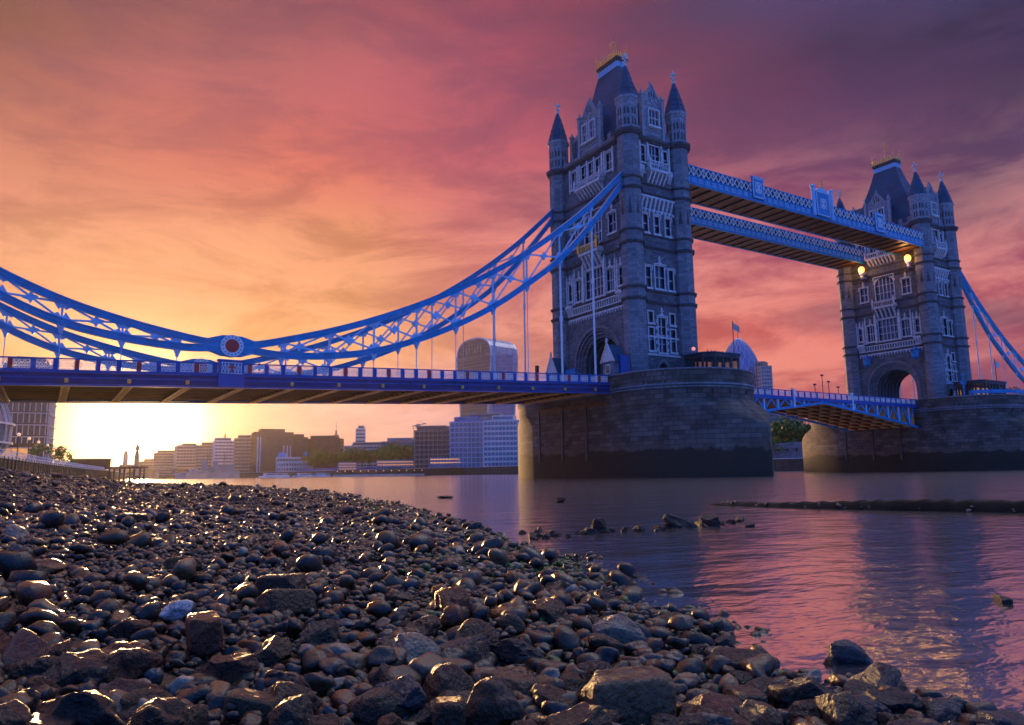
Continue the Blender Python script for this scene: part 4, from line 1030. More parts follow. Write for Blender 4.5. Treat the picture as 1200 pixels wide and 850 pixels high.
# ---------------------------------------------------------------- trees
leafd = mat('dark foliage', (.045,.13,.014), .7, var=.6, nscale=.8, random_value=.25)
barkm = mat('bark', (.07,.05,.035), .9, var=.3)
def tree_mesh(seed, n=900):
    r_ = np.random.default_rng(seed); V=[]; F=[]
    lobes = [(r_.normal(0,.30),r_.normal(0,.30),r_.uniform(.42,.86),r_.uniform(.16,.30)) for _ in range(13)]
    for _ in range(n):
        l = lobes[r_.integers(len(lobes))]; d = r_.normal(size=3); d/=np.linalg.norm(d); rr = l[3]*r_.uniform(.55,1.05)
        c = np.array([l[0]+d[0]*rr, l[1]+d[1]*rr, l[2]+d[2]*rr*.8]); s = r_.uniform(.018,.045)
        a = r_.normal(size=3); a/=np.linalg.norm(a); b_ = np.cross(a,d); b_/=max(1e-6,np.linalg.norm(b_)); k=len(V)
        V += [tuple(c-a*s-b_*s),tuple(c+a*s-b_*s*.6),tuple(c+a*s*.7+b_*s),tuple(c-a*s*.5+b_*s*.9)]; F.append((k,k+1,k+2,k+3))
    mb = MB(); mb.v=V; mb.f=F; return mb
trees = []
def tree(x,y,z,h,w,label,grp,seed=0,n=900):
    r_ = empty('tree',(x,y,z),seed*1.3,label,'tree',grp)
    if len(trees) < 5:
        cr = tree_mesh(20+len(trees), n).build('crown', leafd, r_, fix=False, uv=False)
        mb = MB(); mb.tube([(0,0,0),(.01,0,.25),(.0,.01,.5)],.022,6)
        for k in range(4): a=k*1.6; mb.tube([(0,0,.33),(.16*math.cos(a),.16*math.sin(a),.62)],.011,5)
        tr = mb.build('trunk', barkm, r_); trees.append((cr,tr))
    else:
        cr0,tr0 = trees[seed%5]; cr = dupo(cr0,r_); tr = dupo(tr0,r_)
    for o_ in (cr,tr): o_.scale=(w,w,h)
    return r_

# ---------------------------------------------------------------- far buildings
bglass = mat('curtain glazing', (.05,.13,.22), .15, var=.5, nscale=.25, spec=.9)
bglass2 = mat('smoked glazing', (.035,.03,.03), .3, var=.5, nscale=.3, spec=.8)
concr = mat('pale concrete', (.42,.38,.34), .8, var=.2, nscale=.2)
sandst = mat('warm stone', (.40,.30,.20), .8, var=.25, nscale=.2)
brownb = mat('brown brick', (.13,.065,.04), .85, var=.25, nscale=.3)
greyb = mat('grey cladding', (.20,.19,.20), .7, var=.25, nscale=.3)
whiteb = mat('white render', (.62,.60,.58), .7, var=.12, nscale=.3)
blueclad = mat('blue cladding', (.01,.20,.48), .4, var=.3, nscale=.3)
litw = mat('lit interior glass', (.5,.3,.1), .4, emit=(1.0,.45,.14), es=.7)
def building(x,y,w,d,h,rot,label,wall,win,floors=None,bays=0,z0=4.6,slab=None,setback=0,roofm=None,lit=0,cat='building',grp=None,name='riverside_building',flat=0.62,plant=True):
    """front face at local y=0 looking towards -y; x is the width"""
    root = empty(name,(x,y,z0),R(-rot),label,cat,grp)
    floors = floors or max(2,int(round(h/3.6))); fh = h/floors
    MB().box(-w/2,w/2,0,d,0,h).build('wall', wall, root)
    r0 = np.random.default_rng(int(abs(x*7+y)))
    def face(side):
        # map (u, out, z)
        if side==0: return (lambda u,o,z:(u,-o,z)), w
        if side==1: return (lambda u,o,z:(-w/2-o,d-(u+d/2),z)), d
        return (lambda u,o,z:(w/2+o,u+d/2,z)), d
    for side in (0,1,2):
        T, W_ = face(side)
        nb = max(2,int((bays or w/3.2)*W_/w))
        for f in range(floors):
            za = f*fh+fh*(1-flat)*.6; zb = za+fh*flat
            mb = MB(T); mb.box(-W_/2+.5,W_/2-.5,-.02,.12,za,zb)
            wb = mb.build('window_band', litw if (lit and r0.random()<lit) else win, root, uv=False)
            if bays>=0:
                mb = MB(T)
                for k in range(nb+1):
                    u=-W_/2+.5+(W_-1)*k/nb; mb.box(u-.16,u+.16,0,.32,za,zb)
                mb.build('mullions', slab or wall, wb, uv=False)
            if slab:
                mb = MB(T); mb.box(-W_/2-.1,W_/2+.1,0,.75 if slab!=wall else .3,zb,zb+.35); mb.build('floor_slab', slab, root, uv=False)
    rf = MB().box(-w/2-.3,w/2+.3,-.3,d+.3,h,h+.6).build('roof', roofm or wall, root)
    if plant and h>15 and h<90:
        q_=r0.uniform(.55,.8); o_=r0.uniform(-.1,.1)*w
        st=MB().box(-w*q_/2+o_,w*q_/2+o_,d*.15,d*.85,h+.6,h+3.8).build('roof_storey', wall, root)
        MB().box(-w*q_/2+o_+.6,w*q_/2+o_-.6,d*.15-.12,d*.15+.1,h+1.4,h+3.0).build('window_band', win, st, uv=False)
    if plant:
        for k in range(2 if w<30 else 3):
            px=r0.uniform(-w*.35,w*.35); pw=r0.uniform(.06,.16)*w; MB().box(px-pw,px+pw,d*.3,d*.7,h+.6,h+.6+r0.uniform(1.2,3.2)).build('roof_plant', greyb, root)
    return root
BG='buildings on the far river bank'
building(-86.5,239,15.5,22,40,-0.4+6,'tall glazed office block with pale floor bands under the bridge at far left',brownb,bglass2,floors=9,bays=8,z0=3.6,slab=whiteb,flat=.8,grp='south bank buildings',name='office_block')
building(-97,175,30,10,7.5,4,'low pavilion with a thin white canopy below the glazed office block',brownb,litw,floors=1,bays=6,z0=3.6,slab=whiteb,flat=.7,grp='south bank buildings',name='pavilion',plant=False)
building(45,1052,22,18,19,6.2-9,'small hazy block nearest to the sun on the far bank',sandst,bglass2,flat=.45,slab=sandst,grp=BG)
building(55,950,34,18,27.6,7.3+10,'hazy stepped block right of the twin station towers',sandst,bglass2,flat=.45,grp=BG)
building(63,848,25,18,32.4,8.6-8,'warm block with a flat projecting roof behind the warship',concr,bglass2,flat=.5,slab=concr,grp=BG)
building(75,796,24,18,31.5,9.8+12,'pale block behind the bow of the warship',sandst,bglass2,flat=.45,grp=BG)
st_ = building(84,743,22,18,34.2,11.0-6,'cream block with a small golden spire on its roof',whiteb,bglass2,flat=.42,grp=BG)
mb = MB(); mb.lathe([(2.2,34.5),(2.0,37),(1.2,38),(.9,41),(.25,43),(.1,46)],8,0,8); mb.build('spire', gold, st_)
building(93,690,22,18,34.5,12.4+8,'sandy block with deep horizontal balconies left of the dark glazed block',sandst,bglass2,flat=.5,slab=sandst,grp=BG)
gb = building(110,645,36,22,38.5,14.4-10,'large dark brown glazed block with white vertical fins',brownb,bglass2,flat=.85,bays=14,grp=BG)
for u in (-15.5,-13,9,12.5,15.5): MB().box(u-.5,u+.5,-1.2,-.1,0,26 if u>0 else 34).build('vertical_fin', whiteb, gb)
building(141,668,17,20,35,16.2,'dark sloping block attached right of the finned block',brownb,bglass2,flat=.7,grp=BG)
building(167,670,34,22,34,17.9+12,'long brown brick block below the tall lattice mast',brownb,bglass2,flat=.4,bays=12,grp=BG)
cu = building(112,582,31,14,12.5,15.8+4,'white classical river front with a colonnade and mansard roof',whiteb,bglass2,floors=3,bays=12,flat=.5,grp=BG,name='custom_house',plant=False)
for k in range(13): MB().lathe([(.5,1.5),(.42,8.2)],8,-13.5+k*2.25,-1.0).build('column', whiteb, cu)
for u in (-11,11): MB().frus(u,6,13.1,17.5,4,5,2.6,3.4).build('mansard_roof', blueclad, cu)
building(203,658,10,12,44.5,20.6,'slim white tower block rising behind the trees',whiteb,bglass2,flat=.4,grp=BG)
building(184,590,46,20,24,21.2+16,'long pale office roofline above the row of trees',concr,bglass2,flat=.45,slab=whiteb,grp=BG)
building(183,512,30,16,24.5,23.2+8,'grey office with a bluish glazed attic beside the last trees',greyb,bglass,flat=.5,grp=BG)
sc_ = building(150,376,27,20,26.2,26.1+14,'half finished block wrapped in dark scaffolding below the crane',greyb,bglass2,floors=8,bays=8,flat=.6,slab=concr,grp=BG)
mb = MB()
for k in range(10): u=-13.5+27*k/9; mb.box(u-.1,u+.1,-2.0,-1.8,0,29)
for f in range(9): mb.box(-14.5,14.5,-2.2,-.8,f*3.3+1.5,f*3.3+1.62)
mb.build('scaffold', darkmetal, sc_)
building(152,330,23,20,29.2,28.8+10,'blue glazed apartment block with white balcony edges',blueclad,bglass,floors=9,bays=8,flat=.75,slab=whiteb,grp=BG)
building(160,302,22,20,28.3,31.3+8,'white framed apartment block with square deep windows beside the pier',whiteb,bglass,floors=9,bays=9,flat=.62,slab=whiteb,grp=BG)
building(170,345,30,16,33,29.5+12,'flat roofed penthouse block showing over the scaffolding',concr,bglass2,floors=9,flat=.5,slab=concr,grp=BG)
building(254,166,16,14,23.5,52.4,'dark office with lit top floor between the two piers',greyb,bglass,floors=6,flat=.55,slab=blueclad,lit=.25,grp=BG)
building(272,190,26,14,27,52.4-14,'blue and white office block behind the dark office',whiteb,bglass,floors=7,flat=.6,slab=whiteb,grp=BG)
t1_ = building(543,413,9,12,106.3,51.0+20,'slim dark skyscraper beside the blue pointed tower',greyb,bglass2,floors=26,bays=3,flat=.6,slab=whiteb,grp='city skyscrapers',name='skyscraper',plant=False)
building(531,395,11,12,98.8,51.5-16,'pale ribbed skyscraper right of the blue pointed tower',concr,bglass,floors=26,bays=4,flat=.55,slab=whiteb,grp='city skyscrapers',name='skyscraper',plant=False)
building(320,560,22,20,118,31.8,'cyan glass tower seen below the deck beside the pier edge',blueclad,bglass,floors=30,bays=6,flat=.8,grp='city skyscrapers',name='skyscraper',plant=False)
for (x,y,w,h,rot,lb) in ((122,470,14,6,24,'long low restaurant pavilion with lit windows on the quay'),(134,400,30,6,27,'two storey quay pavilion with blue awnings'),(145,335,32,6.5,31,'glazed riverside terrace with lit windows below the apartments')):
    building(x,y,w,8,h,rot,lb,greyb,bglass,floors=3,bays=16,flat=.35,slab=blueclad,lit=.34,grp='quayside pavilions',name='pavilion',plant=False)
pr_ = empty('landing_pier',(118,392,0),R(-27),'floating landing stage moored along the quay with tiny lamps','landing stage')
MB().box(-32,32,-4,4,-.2,1.3).build('pontoon', concr, pr_)
mb = MB()
for k in range(14): mb.box(-31+k*4.7,-30.8+k*4.7,-3.5,-3.3,1.3,4.2)
mb.box(-32,32,-3.8,3.8,4.2,4.4); mb.build('canopy', darkmetal, pr_)
for k in range(12):
    mb = MB(); mb.ball((-29+k*5.2,-3.8,3.6),.35,6,4); mb.build('lamp', opal, pr_)

# curved flaring tower
def flare_tower():
    root = empty('curved_skyscraper',(352,646,4.6),R(12),'bulging skyscraper with ribbed silver side and dark front, above the deck near the pier','skyscraper','city skyscrapers')
    half=[(21,0),(22,35),(24,70),(27,100),(29.5,120),(29.8,130),(28,138),(24,144),(17,148),(8,150)]
    out=[(a,b) for a,b in half]+[(-a,b) for a,b in half[::-1]]
    D=20
    MB().poly(out,lambda a,b:(D,a,b),lambda a,b:(-D,a,b)).build('facade', bglass2, root, uv=False)
    for k in range(15):
        x=-D+.5+2*(D-.5)*k/14; mb=MB()
        for (a0,b0),(a1,b1) in zip(out[:-1],out[1:]): mb.bar((x,a0*1.01,b0),(x,a1*1.01,b1+.3),1.3,1.6,up=(1,0,0))
        mb.build('silver_rib', silver, root, uv=False)
    def hw(z): return float(np.interp(z,[b for a,b in half],[a for a,b in half]))
    for f in range(35):
        z=3+f*4.1; h_=hw(z); mb=MB()
        mb.box(-D-.5,-D-.05,-h_,h_,z,z+.8); mb.build('floor_band', greyb, root, uv=False)
    for s_ in (-1,1):
        mb=MB()
        for (a0,b0),(a1,b1) in zip(out[:-1],out[1:]): mb.bar((s_*(D+.4),a0,b0),(s_*(D+.4),a1,b1),1.6)
        mb.build('frame', silver, root, uv=False)
    mb=MB()
    for j in range(6): mb.box(-D-1.0,-D-.2,-14+j*5,-11.2+j*5,132,141)
    mb.box(-D-.9,-D-.2,-27,27,128,129.2); mb.build('sky_garden_louvre', sandst, root)
silver = mat('silver cladding', (.45,.50,.60), .3, var=.2, nscale=.2, metal=.3)
flare_tower()
# pointed tower
def pointed_tower():
    az_ = math.atan2(872-600,863.73)+R(32.3)
    cx,cy = 553,447
    root = empty('pointed_skyscraper',(cx,cy,4.6),0,'blue rounded pointed glass tower with spiral diamond panes behind the control cabin','skyscraper','city skyscrapers')
    prof=[(24.5,0),(26.5,25),(27.5,50),(27,70),(25,88),(21.5,104),(16.5,118),(10.5,129),(5.5,135),(1.5,138)]
    mb=MB(); mb.lathe(prof,36); mb.build('glazing', blueclad, root, smooth=True, uv=False)
    def rad(z): return float(np.interp(z,[b_ for a,b_ in prof],[a for a,b_ in prof]))
    for s in (-1,1):
        mb=MB()
        for k in range(18):
            P=[]
            for z in np.linspace(0,134,26): a=2*math.pi*k/18+s*z*.021; r_=rad(z)+.25; P.append((r_*math.cos(a),r_*math.sin(a),z))
            for a_,b_ in zip(P[:-1],P[1:]): mb.bar(a_,b_,.36)
        mb.build('diagonal_ribs', silver, root, uv=False)
    for k in range(6):
        mb=MB()
        P=[[],[]]
        for z in np.linspace(0,125,30):
            for q in (0,1): a=2*math.pi*k/6+z*.021+q*.22; r_=rad(z)+.1; P[q].append((r_*math.cos(a),r_*math.sin(a),z))
        for i in range(29): mb.add([P[0][i],P[1][i],P[1][i+1],P[0][i+1]],[(0,1,2,3)])
        mb.build('blue_spiral', blueclad, root, uv=False, fix=False)
    mb=MB(); mb.lathe([(.4,138),(.15,146)],6); mb.build('mast', darkmetal, root)
pointed_tower()
# glass dome at the left edge
def dome():
    root = empty('glass_dome',(-108.0,150,3.6),0,'leaning glass dome with white diagonal ribs at the left edge under the deck','civic building','south bank buildings')
    prof=[(12,0),(19,3),(22.5,7),(23.8,12),(23.3,18),(21.2,24),(18,30),(13.5,36),(8,41),(2,44)]
    V=MB()
    for i in range(len(prof)-1):
        mb=MB(lambda x,y,z:(x-z*.22,y,z)); mb.lathe([prof[i],prof[i+1]],40,cap=False); mb.build('glazing', bglass if i%2 else whiteb if False else bglass, root, uv=False)
        mb=MB(lambda x,y,z:(x-z*.22,y,z)); r_,z=prof[i+1]; mb.lathe([(r_-.2,z-.25),(r_+.7,z-.25),(r_+.7,z+.25),(r_-.2,z+.25)],40,cap=False); mb.build('floor_ring', whiteb, root)
    mb=MB(lambda x,y,z:(x-z*.22,y,z))
    for k in range(40):
        for i in range(len(prof)-1):
            a=2*math.pi*k/40; r0_,z0=prof[i]; r1_,z1=prof[i+1]
            mb.bar(((r0_+.1)*math.cos(a),(r0_+.1)*math.sin(a),z0),((r1_+.1)*math.cos(a),(r1_+.1)*math.sin(a),z1),.3)
    mb.build('glazing_bars', whiteb, root)
dome()
# twin station towers, masts, crane
def spire_thing(name,x,y,z,prof,n,m_,label,cat,extra=None):
    o=empty(name,(x,y,z),0,label,cat)
    mb=MB(); mb.lathe(prof,n); mb.build('shaft',m_,o)
    if extra:
        mb=MB(); extra(mb); mb.build('head',m_,o)
    return o
for i,(x,y) in enumerate(((27.5,1205),(43,1204))):
    root=empty('station_tower',(x,y,4.6),0,('left' if i==0 else 'right')+' one of the hazy twin station towers beside the sun','tower','twin station towers')
    MB().box(-3.2,3.2,-3.2,3.2,0,31).build('shaft',sandst,root); MB().lathe([(3,31),(3.1,34),(2.3,37),(.7,39),(.3,41)],8).build('cupola',sandst,root)
    for s in (-1,1): MB().frus(s*2.6,-2.6,31,35,.5,.5,.1,.1).build('pinnacle',sandst,root)
MB0=building(35,1212,30,14,17,5,'long low roof between the twin station towers',sandst,bglass2,grp=BG,plant=False)
spire_thing('monument_column',-9,650,3.6,[(2.2,0),(1.3,3),(1.1,22),(1.8,23),(1.6,25),(.6,27),(.3,30)],8,sandst,'thin hazy column standing left of the sun','monument')
spire_thing('communications_mast',205,742,38,[(1.6,0),(1.4,6),(3.2,7),(3.0,9),(1.2,10),(1.0,14),(.3,15),(.2,24)],8,sandst,'slender mast with a round gallery above the brown brick block','mast')
spire_thing('church_spire',238,640,25,[(2.6,0),(2.6,7),(1.6,8),(1.2,10),(.2,14)],8,brownb,'little brown cupola right of the slim white tower block','spire')
cr_=empty('tower_crane',(168,440,28),0,'small tower crane above the scaffolded block','crane')
mb=MB(); mb.box(-.5,.5,-.5,.5,0,12); mb.build('mast',sandst,cr_); mb=MB(); mb.bar((-4,2,10),(6,-3,12.5),.7); mb.bar((0,0,15),(5,-2.5,12.4),.2); mb.build('jib',sandst,cr_); MB().box(-1.3,1.3,-1.3,1.3,9,11.5).build('cab',concr,cr_)

# low road bridge upstream
root=empty('concrete_bridge',(0,0,0),0,'low concrete bridge crossing the river below the sun','bridge')
A,B=np.array((-62,760)),np.array((70,850)); 
mb=MB(); mb.bar((*A,11.2),(*B,11.2),14,1.6); mb.build('deck',sandst,root)
D=B-A
for k in range(4):
    q=A+D*(.08+.28*k); mb=MB(); mb.bar((q[0]-5,q[1]+7,5),(q[0]+5,q[1]-7,5),5,11); mb.build('bridge_pier',sandst,root)
mb=MB(); mb.bar((*A,12.6),(*B,12.6),.5,.9); mb.build('parapet',sandst,root)
# jetty left of the river
jt=empty('timber_jetty',(-62,200,0),R(-20),'timber jetty on piles at the end of the shingle beach','jetty')
MB().box(-14,14,-3,3,4.2,4.9).build('deck',brownb,jt)
for k in range(9):
    for s in (-1,1): MB().box(-13+k*3.2,-12.5+k*3.2,s*2.6-.25,s*2.6+.25,-1,4.2).build('pile',darkmetal,jt)
MB().box(-9,2,-2.5,2.5,4.9,7.4).build('shed',brownb,jt)
mb=MB(); mb.box(-9.6,2.6,-3.1,3.1,7.4,7.7); mb.build('shed_roof',sandst,jt)

# warship and boats
shipg=mat('warship grey',(.20,.22,.25),.5,var=.25,nscale=.1)
sh=empty('warship',(28,500,0),R(-9.4+62),'grey moored warship with gun turrets, funnels and lattice mast','ship')
def hull(L_,W_,H_,m_,parent,name='hull',fl=.3):
    mb=MB(); n=14; V=[]
    for i in range(n+1):
        t=i/n; x=-L_/2+L_*t; w=W_/2*(1-max(0,(t-.62)/.38)**2.2)*(.75+.25*min(1,t/.2)); h=H_*(1+fl*max(0,(t-.6)/.4)**1.5)
        V+=[(x,-w,h),(x,-w*.75,-.6),(x,w*.75,-.6),(x,w,h)]
    F=[]
    for i in range(n):
        for k in range(3): F.append((i*4+k,(i+1)*4+k,(i+1)*4+k+1,i*4+k+1))
        F.append((i*4+3,(i+1)*4+3,(i+1)*4,i*4))
    F.append((0,1,2,3)); F.append((4*n+3,4*n+2,4*n+1,4*n))
    mb.add(V,F); return mb.build(name,m_,parent)
hull(90,12,4.2,shipg,sh)
for a in ((-20,-4,4,5.5,3.2),(-6,-10,10,8.5,4.5),(14,-4,4,10,4.5)): MB().box(a[0],a[0]+10,-a[4],a[4],4.2,a[3]).build('superstructure',shipg,sh)
for x in (-12,4): MB().lathe([(2,6),(1.7,13)],10,x,0).build('funnel',shipg,sh)
for x in (30,22,-32,-25):
    g_=MB().lathe([(2.6,4.2),(2.4,6.6),(1.4,7)],8,x,0).build('gun_turret',shipg,sh); mb=MB(); d_=1 if x>0 else -1
    for y in (-.7,0,.7): mb.tube([(x+d_*2,y,5.8),(x+d_*7,y,6.4)],.16,5)
    mb.build('gun_barrels',darkmetal,g_)
for x in (-8,18): 
    mb=MB(); mb.tube([(x,0,8),(x,0,19)],.25,5); mb.bar((x,-3,16),(x,3,16),.2); mb.bar((x,0,12),(x+2,0,18),.15); mb.build('mast',darkmetal,sh)
def boat(x,y,rot,L_,label,cab=whiteb,grp='small boats by the far bank'):
    r_=empty('river_boat',(x,y,0),R(rot),label,'boat',grp); hull(L_,L_*.22,1.2,whiteb,r_)
    c_=MB().box(-L_*.3,L_*.2,-L_*.08,L_*.08,1.2,2.9).build('cabin',cab,r_); MB().box(-L_*.27,L_*.17,-L_*.083,L_*.083,1.8,2.4).build('cabin_window',bglass2,c_)
    mb=MB(); mb.tube([(0,0,2.9),(0,0,5)],.07,5); mb.build('mast',darkmetal,r_)
for a in ((56,440,20,18,'white passenger boat right of the warship bow'),(66,455,-10,14,'second white boat with an orange canopy'),(74,470,40,11,'small white boat below the sandy block'),(92,480,10,20,'white cabin cruiser in front of the classical river front'),(101,470,-20,12,'low white launch at the end of the cruiser'),(117,500,15,14,'faint low boat under the row of trees')): boat(*a)

# row of trees and blue hoarding on the far bank
for i in range(15):
    t_=i/14; y=575-150*t_
    x = 118+t_*27
    tree(x+8,y,4.6,17+rng.uniform(-1.5,2.5)+(3 if i>11 else 0),15,'%s green tree in the row on the far quay'%('leafy broad crowned' if i<11 else 'taller round headed'),'row of trees on the far quay',i)
hb=empty('hoarding',(0,0,0),0,'long blue hoarding at the foot of the tree row','hoarding'); mb=MB(); mb.bar((112,575,5.7),(146,425,5.7),.3,2.4); mb.build('panel',navy,hb)
TL=[(172.5,108,11,11,'round dark tree nearest the pier edge between the piers'),(196,122,20,14,'tall dense tree left in the clump between the piers'),(186,110,21,15,'broad dense tree in the middle of the clump between the piers'),(184,103,20,14,'dense tree touching the farther pier'),(181,96,18,13,'dark tree half hidden by the farther pier'),(218,138,13,12,'small pale tree behind the clump')]
for i,(x,y,h,w,lb) in enumerate(TL): tree(x,y,4.6,h*.85,w,lb,'trees between the piers',i)
tree(-77.0,150,3.6,7.0,6.5,'dark round tree beside the glazed office block, rimmed by the sun','promenade trees',2)
tree(-72,185,3.6,3.5,5,'low bush like tree at the promenade end','promenade trees',3)
ws=wall_along([(176,40),(172,95),(168,150)],4.6,11.2,1.2,'stone_wall',ashlar,'grey stone wharf wall with small openings below the trees','wall')
for k in range(12): y=80+k*4; MB().box(170.2+(95-y)*.07,172.2+(95-y)*.07,y,y+1.4,8,8.8).build('opening',darkmetal,ws)

# ---------------------------------------------------------------- things on the piers and towers
cream = mat('cream glazing bars', (.5,.5,.45), .5)
seeg, nt, b = newmat('cabin glass'); b.inputs['Base Color'].default_value=(.25,.3,.3,1); b.inputs['Transmission Weight'].default_value=.85; b.inputs['Roughness'].default_value=.05; b.inputs['IOR'].default_value=1.1
def cabin(x,y,w,d,label,lit):
    r_ = empty('control_cabin',(x,y,13.35),0,label,'cabin','control cabins on the piers')
    A=[(-w/2,-d/2+1.2),(-w/2+1.2,-d/2),(w/2-1.2,-d/2),(w/2,-d/2+1.2),(w/2,d/2),(-w/2,d/2)]
    MB().poly(A,lambda a,b:(a,b,0),lambda a,b:(a,b,1.7)).build('plinth',darkmetal if not lit else blueclad,r_)
    mb=MB()
    n=len(A)
    for i in range(n):
        p0,p1=np.array(A[i]),np.array(A[(i+1)%n]); L_=np.linalg.norm(p1-p0); k=max(1,int(L_/1.3))
        for j in range(k): q=p0+(p1-p0)*j/k; mb.box(q[0]-.13,q[0]+.13,q[1]-.13,q[1]+.13,1.7,3.9)
    mb.build('window_posts',darkmetal,r_)
    for i in range(n):
        p0,p1=A[i],A[(i+1)%n]; mb=MB(); mb.add([(*p0,1.7),(*p1,1.7),(*p1,3.9),(*p0,3.9)],[(0,1,2,3)]); mb.build('window_pane',seeg,r_,fix=False,uv=False)
    B_=[(a*1.06,b*1.08) for a,b in A]
    mb=MB(); mb.poly(B_,lambda a,b:(a,b,3.9),lambda a,b:(a,b,4.5)); rf=mb.build('roof',darkmetal,r_); mb=MB(); mb.poly([(a*1.06,b*1.06) for a,b in B_],lambda a,b:(a,b,4.5),lambda a,b:(a,b,4.62)); mb.build('roof_edge',slate,rf)
    mb=MB()
    for k in range(9): mb.box(-w/2+.5+k*(w-1)/8-.04,-w/2+.5+k*(w-1)/8+.04,-d/2+.6,-d/2+.68,4.62,4.95)
    mb.build('roof_vents',darkmetal,rf)
    if lit:
        mb=MB(); mb.box(-1.6,-.9,.2,.6,1.7,3.4); mb.box(.6,1.4,.2,.6,1.7,3.4); mb.build('lit_blinds',litw,r_)
    return r_
cabin(5.3,-14.6,7.4,4.6,'dark flat roofed control cabin on the nearer pier, sky seen through its windows',False)
cabin(82.3+1.2,-14.8,10.5,5.0,'long control pavilion with pale windows on the farther pier',True)
# blue railings on the farther pier
r_=empty('blue_railing',(82.3,0,14.62),0,'bright blue railing along the parapet of the farther pier','railing')
mb=MB(); P=[]
for k in range(14):
    a=math.pi*(1.18+.72*k/13); P.append((10.2*math.cos(a),-12+10.2*math.sin(a)))
for q in P: mb.lathe([(.12,0),(.07,.15),(.05,1.0),(.12,1.1),(.02,1.25)],6,*q)
mb.build('railing_posts',blue,r_)
mb=MB()
for a_,b_ in zip(P[:-1],P[1:]):
    for z in (.3,.95): mb.bar((*a_,z),(*b_,z),.07)
    mb.bar((*a_,.62),(*b_,.62),.03,.55)
mb.build('railing_rails',blue,r_)
# signal masts
pinkg = mat('pink signal lamp', (.8,.35,.3), .4, emit=(1.0,.35,.25), es=.9)
def signal(x,y,h,label,globe=True):
    r_=empty('signal_mast',(x,y,13.35),0,label,'signal','signal masts on the piers')
    mb=MB(); mb.lathe([(.32,0),(.3,1.2),(.16,1.5),(.13,h)],8); mb.build('mast',blue,r_)
    mb=MB(); mb.box(-.9,.9,-.06,.06,h-1.5,h-1.35); mb.box(-.06,.06,-.7,.7,h-1.1,h-.95); mb.bar((-.8,0,h-1.5),(0,0,h-2.4),.08); mb.bar((.8,0,h-1.5),(0,0,h-2.4),.08)
    for s in (-1,1): mb.box(s*.8-.15,s*.8+.15,-.15,.15,h-1.35,h-.9)
    mb.build('cross_arms',blue,r_)
    mb=MB(); mb.ball((0,0,h+.25),.3,10,6)
    mb.build('lamp_globe',pinkg if globe else blue,r_,smooth=True)
signal(3.4,-12.3,5.5,'blue signal mast with a pink globe right of the nearer tower')
signal(74.8,-15.5,5.2,'blue signal mast at the left end of the pavilion on the farther pier',False)
for i,(x,y) in enumerate(((70.9+2.2,-14.6),(72.2+2.6,-16.6))):
    r_=empty('bollard',(x,y,14.6),0,('left' if i==0 else 'right')+' one of two small blue bollards on the parapet of the farther pier','bollard','blue bollards'); mb=MB(); mb.lathe([(.3,0),(.22,.2),(.14,.7),(.24,.85),(.04,1.1)],8); mb.build('post',blue,r_)
tree(90,-14.5,13.4,4.0,4.5,'small round shrub at the right end of the pavilion','shrubs on the pier',1)
# lodges and blue hoardings by the near arch
def lodge(x,y,label):
    r_=empty('gate_lodge',(x,y,13.35),0,label,'lodge','stone lodges beside the near arch')
    MB().box(-1.1,1.1,-1.2,1.2,0,3.4).build('wall',ashlar,r_)
    mb=MB(); mb.poly([(-1.5,3.3),(1.5,3.3),(0,6.0)],lambda a,b:(-1.15,a,b),lambda a,b:(1.3,a,b)); mb.build('roof',slate,r_)
    mb=MB(); mb.poly([(-1.25,3.4),(1.25,3.4),(0,5.7)],lambda a,b:(-1.3,a,b),lambda a,b:(-1.12,a,b)); mb.bar((-1.25,-1.5,3.3),(-1.25,0,6.1),.22); mb.bar((-1.25,1.5,3.3),(-1.25,0,6.1),.22); mb.box(-1.35,-1.15,-.1,.1,6.0,6.9); mb.box(-1.34,-1.16,-.3,.3,6.4,6.55); mb.build('gable_front',portland,r_)
    w_=MB().box(-1.2,-1.08,-.5,.5,1.6,3.0).build('window',portland,r_); MB().box(-1.23,-1.2,-.35,.35,1.75,2.85).build('pane',glass,w_)
lodge(-8.9,-8.2,'steep gabled stone lodge right of the near road arch')
lodge(-8.9,6.0,'small stone lodge left of the near road arch')
o=empty('blue_hoarding',(-8.2,-9.9+.4,13.35),0,'dark blue box hoarding between the right lodge and the tower turret','hoarding','blue hoardings by the arch'); MB().box(-.8,.9,-.35,.35,0,4.2).build('panel',navy,o); MB().box(-.86,.96,-.4,.4,4.2,4.3).build('top_rail',navy,o)
o=empty('blue_hoarding',(-8.4,2.9,13.35),0,'bright blue hoarding panel at the left foot of the near arch','hoarding','blue hoardings by the arch'); MB().box(-.2,.2,-1.25,1.25,0,3.8).build('panel',blue,o); MB().box(-.26,.26,-1.3,1.3,3.8,3.9).build('top_rail',navy,o)
# traffic signals on the side span
o=empty('traffic_signal',(-17,0,13.2),0,'black traffic signal above the parapet left of the nearer tower','traffic light'); mb=MB(); mb.tube([(0,0,0),(0,0,2.6)],.07,6); mb.build('pole',darkmetal,o)
h_=MB().box(-.22,.22,-.2,.2,2.4,3.6).build('signal_head',darkmetal,o)
for k in range(3): mb=MB(); mb.lathe([(.12,-.02),(.12,.02)],8); l_=mb.build('lens',darkmetal,h_); l_.location=(0,-.22,2.62+.38*k); l_.rotation_euler=(math.pi/2,0,0)
